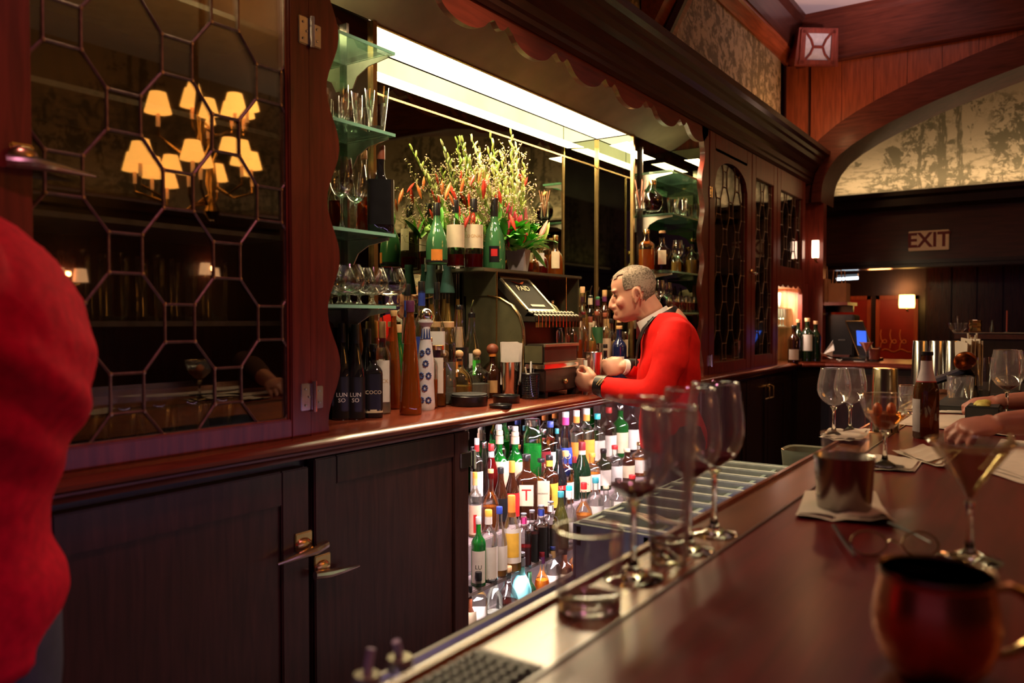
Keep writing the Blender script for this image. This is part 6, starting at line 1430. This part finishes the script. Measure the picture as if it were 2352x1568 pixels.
def head_grid(off,n=36):
    out=[]
    for (z,f,b_,w_) in HS:
        row_=[]
        for k in range(n):
            t=2*math.pi*k/n; c,sn=math.cos(t),math.sin(t); e=2.0 if c>0 else 2.15
            kk=(abs(c)**e+abs(sn)**e)**(-1/e); cx=(f+b_)/2-.012; ax=(f-cx) if c>0 else (cx-b_)
            row_.append((cx+(ax+off)*c*kk,(w_+off)*sn*kk,z+(off if z>.18 else 0)))
        out.append(row_)
    return out
g=G(); hg=head_grid(0); n_=36
vs=[hd(*p) for r_ in hg for p in r_]; m_=len(hg)
fs=[(j*n_+k,j*n_+(k+1)%n_,(j+1)*n_+(k+1)%n_,(j+1)*n_+k) for j in range(m_-1) for k in range(n_)]+[tuple(range(n_)),tuple(range((m_-1)*n_,m_*n_))]
g.add(vs,fs)
g.tube([hd(.074,0,.122),hd(.084,0,.108),hd(.093,0,.092),hd(.100,0,.078),hd(.090,0,.069),hd(.078,0,.068)],[.007,.009,.011,.0115,.010,.006],10)
g.ell(hd(.084,0,.030),(.012,.018,.014),10,8)
for s in(-1,1):
    g.ell(hd(.086,s*.012,.073),(.010,.007,.008),8,6)
    g.ell(hd(.055,s*.040,.085),(.024,.020,.022),10,8)
    g.ell(hd(.069,s*.030,.137),(.014,.022,.007),10,6,R=tilt)
    g.ell(hd(.062,s*.030,.122),(.012,.013,.008),8,6,R=tilt)
    # ear: rim and lobe
    e0=[hd(-.018+.016*math.cos(t),s*(.073+.006*(1-math.cos(t))*.5+.004),.098+.030*math.sin(t)) for t in(-.9,-.2,.5,1.2,1.9,2.6,3.3,4.0)]
    g.tube(e0,[.0055]*8,8); g.ell(hd(-.013,s*.072,.100),(.012,.006,.024),10,8,R=tilt); g.ell(hd(-.006,s*.075,.073),(.008,.006,.010),8,6)
g.ell(hd(.083,0,.054),(.010,.021,.0048),10,6,R=tilt); g.ell(hd(.083,0,.0455),(.009,.018,.0052),10,6,R=tilt)
pts_lim(g,[px(1476,690),px(1494,718),px(1504,736)],[.056,.057,.046],14)   # neck
# arms and hands of the one body
def hand(g,w,dirv,pal,up,fing,thumb,s=1.0):
    """w wrist, dirv towards the knuckles, pal sideways across the knuckles, up back of the hand; fing = (curl per finger)"""
    D=Vector(dirv).normalized(); A=Vector(pal); A=(A-D*A.dot(D)).normalized(); U=Vector(up); U=(U-D*U.dot(D)-A*U.dot(A)).normalized()
    pts_lim(g,[w-D*.02,w+D*.01],[.028*s,.025*s],10,flat=.75)
    R=Matrix((D,A,U)).transposed(); g.ell(w+D*.048*s,(.050*s,.040*s,.0165*s),14,10,R=R)
    g.ell(w+D*.03*s+A*.024*s-U*.006*s,(.030*s,.017*s,.015*s),10,8,R=R)
    for i in range(4):
        k=w+D*(.080-.004*abs(i-1.2))*s+A*(.030-.020*i)*s; c=fing[i]; ln=(.040,.046,.043,.034)[i]*s
        a=k; pts=[a-D*.012*s]; ang=.25
        for j,q in enumerate((1,.68,.52)):
            pts.append(a); ang+=c[j] if hasattr(c,'__len__') else c
            a=a+(D*math.cos(ang)-U*math.sin(ang))*ln*q
        pts.append(a); pts_lim(g,pts,[.0095*s,.0098*s,.0088*s,.008*s,.0068*s],8)
    t0=w+D*.018*s+A*.030*s-U*.004*s; t=[t0]
    for d_ in thumb: t.append(t[-1]+(D*d_[0]+A*d_[1]+U*d_[2])*s)
    pts_lim(g,t,[.0145*s,.0125*s,.0105*s,.0088*s][:len(t)],8)
wn=px(1375,880,.10); wf=px(1436,846,-.10)
pts_lim(g,[px(1500,895,.21),px(1440,890,.17),wn],[.045,.038,.026],10); pts_lim(g,[px(1515,850,-.22),wf],[.04,.027],10)
F3=V(1,0,0);L3=V(0,1,0);Z3=Vector((0,0,1))
hand(g,wn+F3*.0,F3*.92+Z3*.10-L3*.35,Z3*.9+L3*.25,L3*.8+Z3*.2,[(.6,.9,.6),(.7,1.0,.6),(.8,1.0,.7),(.9,1.1,.7)],[(.028,.016,-.018),(.028,.0,-.022),(.020,-.004,-.010)],1.02)
hand(g,wf,F3*.95-Z3*.05+L3*.15,-L3*.35+Z3*-.9 if 0 else Z3*.85-L3*.3,L3*.75+Z3*.5,[(.35,.8,.6),(.45,.9,.6),(.6,1.0,.6),(.8,1.0,.7)],[(.03,.012,-.02),(.03,-.006,-.016),(.018,-.01,-.008)],1.0)
# torso and legs inside the clothes
g.ell(V(-.005,0,1.22),(.10,.15,.24),14,10,R=RB); g.ell(V(-.03,0,.95),(.10,.15,.13),14,10,R=RB)
for s in(-1,1): pts_lim(g,[V(-.03,s*.09,.90),V(-.01,s*.10,.50),V(-.05,s*.10,.10)],[.085,.058,.042],10)
pts_lim(g,[px(1540,770,.16),px(1512,888,.22),px(1500,895,.21)],[.06,.05,.045],10); pts_lim(g,[px(1540,770,-.16),px(1512,860,-.22),px(1515,850,-.22)],[.06,.05,.045],10)
solidify('body',g,.0050,3,SKIN,man)
# eyes
for s in(-1,1):
    part('eye',G().ell(hd(.0705,s*.031,.1175),(.0075,.010,.0045),10,8,R=tilt),plain((.05,.03,.025),.15),man,local=True)
    part('eyebrow',G().tube([hd(.080,s*.014,.137),hd(.080,s*.030,.142),hd(.070,s*.048,.138)],[.0022,.0032,.0016],6),plain((.26,.20,.15),.8),man,local=True)
    part('ear_hollow',G().ell(hd(-.017,s*.0785,.104),(.006,.0022,.012),8,6,R=tilt),plain((.30,.09,.06),.6),man,local=True)
part('mouth_line',G().tube([hd(.072,-.020,.0495),hd(.0905,0,.0500),hd(.072,.020,.0495)],.0013,5),plain((.20,.05,.04),.6),man,local=True)
hg=head_grid(.0035); n_=36; fine=[]
for j in range(len(hg)-1):
    for q in range(3): fine.append([tuple(hg[j][k][i]+(hg[j+1][k][i]-hg[j][k][i])*q/3 for i in range(3)) for k in range(n_)])
fine.append(hg[-1])
vs=[hd(*p) for r_ in fine for p in r_]; fs=[]
for j in range(len(fine)-1):
    for k in range(n_):
        t=2*math.pi*(k+.5)/n_; c=math.cos(t); z=fine[j][k][2]; x=fine[j][k][0]
        if c>.45: lim=.187+.010*math.sin(t*9)
        elif x>-.002: lim=.128 if x<.035 else .150
        elif x>-.034: lim=.132
        else: lim=.062+.004*math.sin(t*14)
        if z>lim: fs.append((j*n_+k,j*n_+(k+1)%n_,(j+1)*n_+(k+1)%n_,(j+1)*n_+k))
fs.append(tuple(range((len(fine)-1)*n_,len(fine)*n_)))
used=sorted({i for f in fs for i in f}); mp_={i:k for k,i in enumerate(used)}
vs=[vs[i] for i in used]; fs=[tuple(mp_[i] for i in f) for f in fs]
hm,hn,hl,hb=nt('cropped_hair'); setp(hb,rough=.9)
tc=hn.new('ShaderNodeTexCoord'); no=hn.new('ShaderNodeTexNoise'); no.inputs['Scale'].default_value=160; hl.new(tc.outputs['Object'],no.inputs['Vector']); no2=hn.new('ShaderNodeTexNoise'); no2.inputs['Scale'].default_value=14; hl.new(tc.outputs['Object'],no2.inputs['Vector'])
ad=hn.new('ShaderNodeMath'); ad.operation='ADD'; hl.new(no.outputs[0],ad.inputs[0]); hl.new(no2.outputs[0],ad.inputs[1])
cr=hn.new('ShaderNodeValToRGB'); cr.color_ramp.elements[0].position=.75; cr.color_ramp.elements[0].color=(.10,.075,.05,1); cr.color_ramp.elements[1].position=1.2 if 0 else 1.0; cr.color_ramp.elements[1].color=(.36,.28,.20,1)
ad.use_clamp=False; mm=hn.new('ShaderNodeMath'); mm.operation='MULTIPLY'; mm.inputs[1].default_value=.85; hl.new(ad.outputs[0],mm.inputs[0]); hl.new(mm.outputs[0],cr.inputs[0]); hl.new(cr.outputs[0],hb.inputs['Base Color'])
part('hair',G().add(vs,fs),hm,man,local=True)
# jacket
g=G()
def fold(co,no_,amp=.0075,fr=34):
    return co+no_*(amp*math.sin(co.z*fr+co.x*18+math.sin(co.y*22)*1.3)*(.5+.5*math.sin(co.x*9+co.z*7)))
def torso(g,secs,n=24):
    """elliptical sections (centre, half depth, half width)"""
    vs=[];fs=[]
    for (c,a,b) in secs:
        for k in range(n):
            t=2*math.pi*k/n; vs.append(c+V(a*math.cos(t),b*math.sin(t),0))
    m=len(secs)
    for j in range(m-1):
        for k in range(n): fs.append((j*n+k,j*n+(k+1)%n,(j+1)*n+(k+1)%n,(j+1)*n+k))
    fs+=[tuple(range(n)),tuple(range((m-1)*n,m*n))]; g.add(vs,fs)
torso(g,[(px(1548,1030),.135,.185),(px(1545,985),.130,.178),(px(1538,930),.118,.172),(px(1536,880),.120,.178),(px(1538,830),.125,.190),(px(1541,785),.115,.200),(px(1540,755),.095,.190),(px(1536,733),.070,.150),(px(1530,718),.050,.085)])
for s in(1,-1):
    g.ell(px(1543,768,s*.165),(.070,.060,.070),14,10,R=RB)
EL=px(1502,892,.235)
pts_lim(g,[px(1543,768,.18),px(1530,830,.225),EL],[.070,.066,.058],14)
pts_lim(g,[EL,px(1450,893,.18),px(1392,884,.115)],[.058,.053,.044],14)
ER=px(1510,862,-.235)
pts_lim(g,[px(1543,768,-.18),px(1528,815,-.225),ER],[.070,.064,.056],14)
pts_lim(g,[ER,px(1478,855,-.17),px(1455,850,-.12)],[.056,.050,.044],14)
solidify('jacket',g,.0085,5,REDJ,man,disp=fold)
# black cuff with gold braid, white shirt cuff, collars
def ring(p0,p1,r0,r1,mat,name,lab=None):
    d=(Vector(p1)-Vector(p0)); return part(name,G().tube([p0,p0+d*.5,p1],[r0,(r0+r1)/2,r1],20),mat,man,local=True,label=lab)
ring(px(1396,885,.118),px(1374,881,.100),.047,.040,BLACK,'jacket_cuff','black jacket cuff with gold braid'); ring(px(1376,881,.10),px(1370,880,.097),.035,.033,WHITE,'shirt_cuff')
ring(px(1458,851,-.125),px(1440,847,-.105),.042,.037,BLACK,'jacket_cuff','black jacket cuff with gold braid') ; ring(px(1443,848,-.108),px(1433,846,-.100),.034,.032,WHITE,'shirt_cuff')
g=G()
for t in range(5):
    c_=px(1390-t*2.4,868+t*2.8,.118)+L3*.040; g.ell(c_,(.004,.003,.004),6,4)
    c_=px(1385-t*2.4,866+t*2.8,.116)+L3*.040; g.ell(c_,(.0035,.003,.0035),6,4)
part('gold_braid',g,BRASS,man,local=True)
# white shirt collar: a band round the neck, open in front
def collar(r_in,rise,drop,mat,name,c0,c1,w=1.0,lab=None):
    vs=[];fs=[];n=22
    ax=(Vector(c1)-Vector(c0)).normalized(); f=V(1,0,0); f=(f-ax*f.dot(ax)).normalized(); l=ax.cross(f)
    for i in range(n+1):
        a=math.radians(28)+(math.radians(332)-math.radians(28))*i/n
        d=f*math.cos(a)+l*math.sin(a)*w; lo=Vector(c1)-ax*0+d*(r_in*1.14); hi=Vector(c0)+d*r_in*1.0; vs+=[hi,lo,lo+d*.006,hi+d*.006]
    for i in range(n):
        for j in range(4): fs.append((i*4+j,i*4+(j+1)%4,i*4+4+(j+1)%4,i*4+4+j))
    return part(name,G().add(vs,fs),mat,man,local=True,label=lab)
collar(.066,0,0,WHITE,'shirt_collar',px(1495,722),px(1510,748),lab='white shirt collar')
collar(.076,0,0,BLACK,'jacket_collar',px(1510,724),px(1523,747),1.05,lab='black jacket collar')
for s in(1,-1):
    part('lapel',G().tube([px(1500,728,s*.070),px(1478,755,s*.078),px(1466,790,s*.066),px(1462,840,s*.045)],[.014,.020,.018,.008],8,flat=.3),BLACK,man,local=True,label='black lapel')
    g=G(); pts_lim(g,[V(-.03,s*.09,.93),V(-.01,s*.10,.50),V(-.05,s*.10,.07)],[.105,.080,.070],12); part('trouser_leg',g,BLACKM,man,local=True)
    part('shoe',G().ell(V(0,s*.10,.045),(.13,.048,.045),14,8,R=RB),BLACK,man,local=True)
# white slip and steel jigger in his hands
p=V(0,0,0)+base+px(1347,838,.06); sl=thing('paper_slip','small white slip standing between the bartender\'s hands','paper',(p.x,p.y,ZC)); part('slip',G().box(-.020,.020,-.0006,.0006,0,p.z-ZC+.02,Matrix.Rotation(.9,4,'Z')),WHITE,sl,local=True)
tin(Vector((base+px(1362,850,-.06)).to_tuple()[:2]+(ZC,)),.030,.038,.165,'steel mixing tin behind the bartender\'s hands',None)
p=base+px(1325,870,-.02); t=thing('card_box','tan cardboard card box beside the till and the bartender\'s hand','box',(p.x,p.y,ZC)); part('box',G().box(-.02,.02,-.03,.03,0,.14,Matrix.Rotation(.2,4,'Z')),plain((.42,.26,.16),.7),t,local=True)
# ---- the waiter at the left edge, seen from his back
DW_=1.1; bw=P(-85,737,d=DW_); base2=Vector((bw.x,bw.y,0)); V=person_frame(base2,(-.90,.42)); KX=FPX/DW_
def px(u,v,l=0): return V((0-u)/KX,l,1.40-(v-737)/KX)
RB=Matrix(((V(1,0,0).x,V(0,1,0).x,0),(V(1,0,0).y,V(0,1,0).y,0),(0,0,1))); F3=V(1,0,0);L3=V(0,1,0)
man=thing('person','waiter in red jacket and dark trousers at the left edge, back turned','person',base2)
g=G()
hc=px(-215,330); g.ell(hc,(.098,.078,.115),18,12,R=RB); g.ell(px(-265,380),(.055,.055,.07),12,10,R=RB); g.ell(px(-345,370),(.018,.014,.02),8,6)
for s in(-1,1): g.ell(px(-205,350,s*.078),(.02,.01,.032),8,6)
pts_lim(g,[px(-190,400),px(-150,480),px(-120,540)],[.060,.060,.075],12)
torso(g,[(px(-60,1560),.12,.15),(px(-50,1300),.11,.16),(px(-60,1050),.10,.15),(px(-55,850),.12,.18),(px(-70,650),.10,.19),(px(-90,560),.06,.10)])
for s in(-1,1):
    pts_lim(g,[V(.04,s*.09,.88),V(.05,s*.10,.48),V(.02,s*.10,.10)],[.09,.06,.045],10)
    pts_lim(g,[px(-60,650,s*.2),px(-40,950,s*.24),px(-350,1080,s*.16)],[.06,.048,.030],10)
    hand(g,px(-365,1085,s*.15),F3,L3*-s,Z3,[(.2,.4,.3)]*4,[(.03,.01,-.01),(.03,0,-.01),(.02,0,-.005)])
solidify('body',g,.009,4,SKIN,man)
part('hair',G().ell(hc+V(-.012,0,.018),(.100,.083,.112),18,12,R=RB),plain((.05,.03,.02),.8),man,local=True)
g=G()
torso(g,[(px(10,1500),.100,.165),(px(8,1440),.112,.180),(px(12,1380),.116,.188),(px(6,1320),.116,.186),(px(-15,1250),.110,.180),(px(-5,1170),.106,.176),(px(0,1080),.120,.182),(px(22,980),.130,.190),(px(46,880),.138,.198),(px(54,800),.134,.205),(px(22,690),.128,.205),(px(-20,600),.120,.195),(px(-60,530),.100,.165),(px(-95,480),.070,.10)],28)
for s in(1,-1):
    g.ell(px(-40,640,s*.18),(.085,.06,.085),14,10,R=RB)
    pts_lim(g,[px(-60,650,s*.18),px(-75,790,s*.215),px(-75,900,s*.22)],[.078,.070,.062],14)
    pts_lim(g,[px(-75,900,s*.22),px(-160,1000,s*.21),px(-320,1080,s*.17)],[.064,.056,.046],14)
def fold2(co,no_):
    d=.010*math.sin(co.z*30+co.x*26+1.4*math.sin(co.y*17))*(.5+.5*math.sin(co.z*9+co.x*5))+.006*math.sin(co.z*62+co.x*40)*max(0,math.sin(co.z*11))
    return co+no_*d
solidify('jacket',g,.0085,4,REDK,man,disp=fold2)
g=G()
torso(g,[(V(-.01,0,.80),.095,.150),(V(-.015,0,.90),.100,.155),(V(-.02,0,.98),.095,.155),(V(-.02,0,1.04),.095,.15)])
for s in(-1,1): pts_lim(g,[V(.03,s*.085,.85),V(.05,s*.10,.48),V(.02,s*.10,.08)],[.100,.085,.078],12)
solidify('trousers',g,.010,3,plain((.035,.035,.055),.8,0,.2,30),man)
for s in(-1,1): part('shoe',G().ell(V(.07,s*.10,.045),(.14,.05,.045),14,8,R=RB),BLACK,man,local=True)
# ---- patrons' hands at the right edge
def patron(u,v,d,label,ang,s=1.0,fing=None,z=None):
    w=P(u,v,d=d); t=thing('person',label,'person',(w.x,w.y,w.z)); t
    g=G(); D=-RT*math.cos(ang)+FH*math.sin(ang); 
    hand(g,Vector((0,0,0)),D-Z3*.15,FH*.9+Z3*.3,Z3,fing or [(.25,1.1,.5),(.5,1.2,.6),(.7,1.2,.6),(.9,1.1,.6)],[(.03,.012,-.01),(.03,-.004,-.014),(.022,-.006,-.012)],s)
    pts_lim(g,[Vector((0,0,0)),-D*.14+Z3*.01,-D*.34+Z3*.04],[.027*s,.036*s,.046*s],12)
    solidify('body',g,.0045,4,SKIN2,t)
    part('sleeve',G().tube([-D*.16+Z3*.012,-D*.25+Z3*.025,-D*.42+Z3*.05],[.045,.052,.060],16),plain((.05,.012,.012),.8),t,local=True); return t
w0=P(2300,975,Z=ZB+.058); patron(2305,972,(w0-EYE).dot(FW),'patron\'s bent hand resting on the bar over cream napkins, near the right edge',.15,1.15)
w0=P(2290,925,Z=ZB+.052); patron(2300,922,(w0-EYE).dot(FW),'farther patron\'s hand beside the rocks glass and its coaster',.35,1.0)
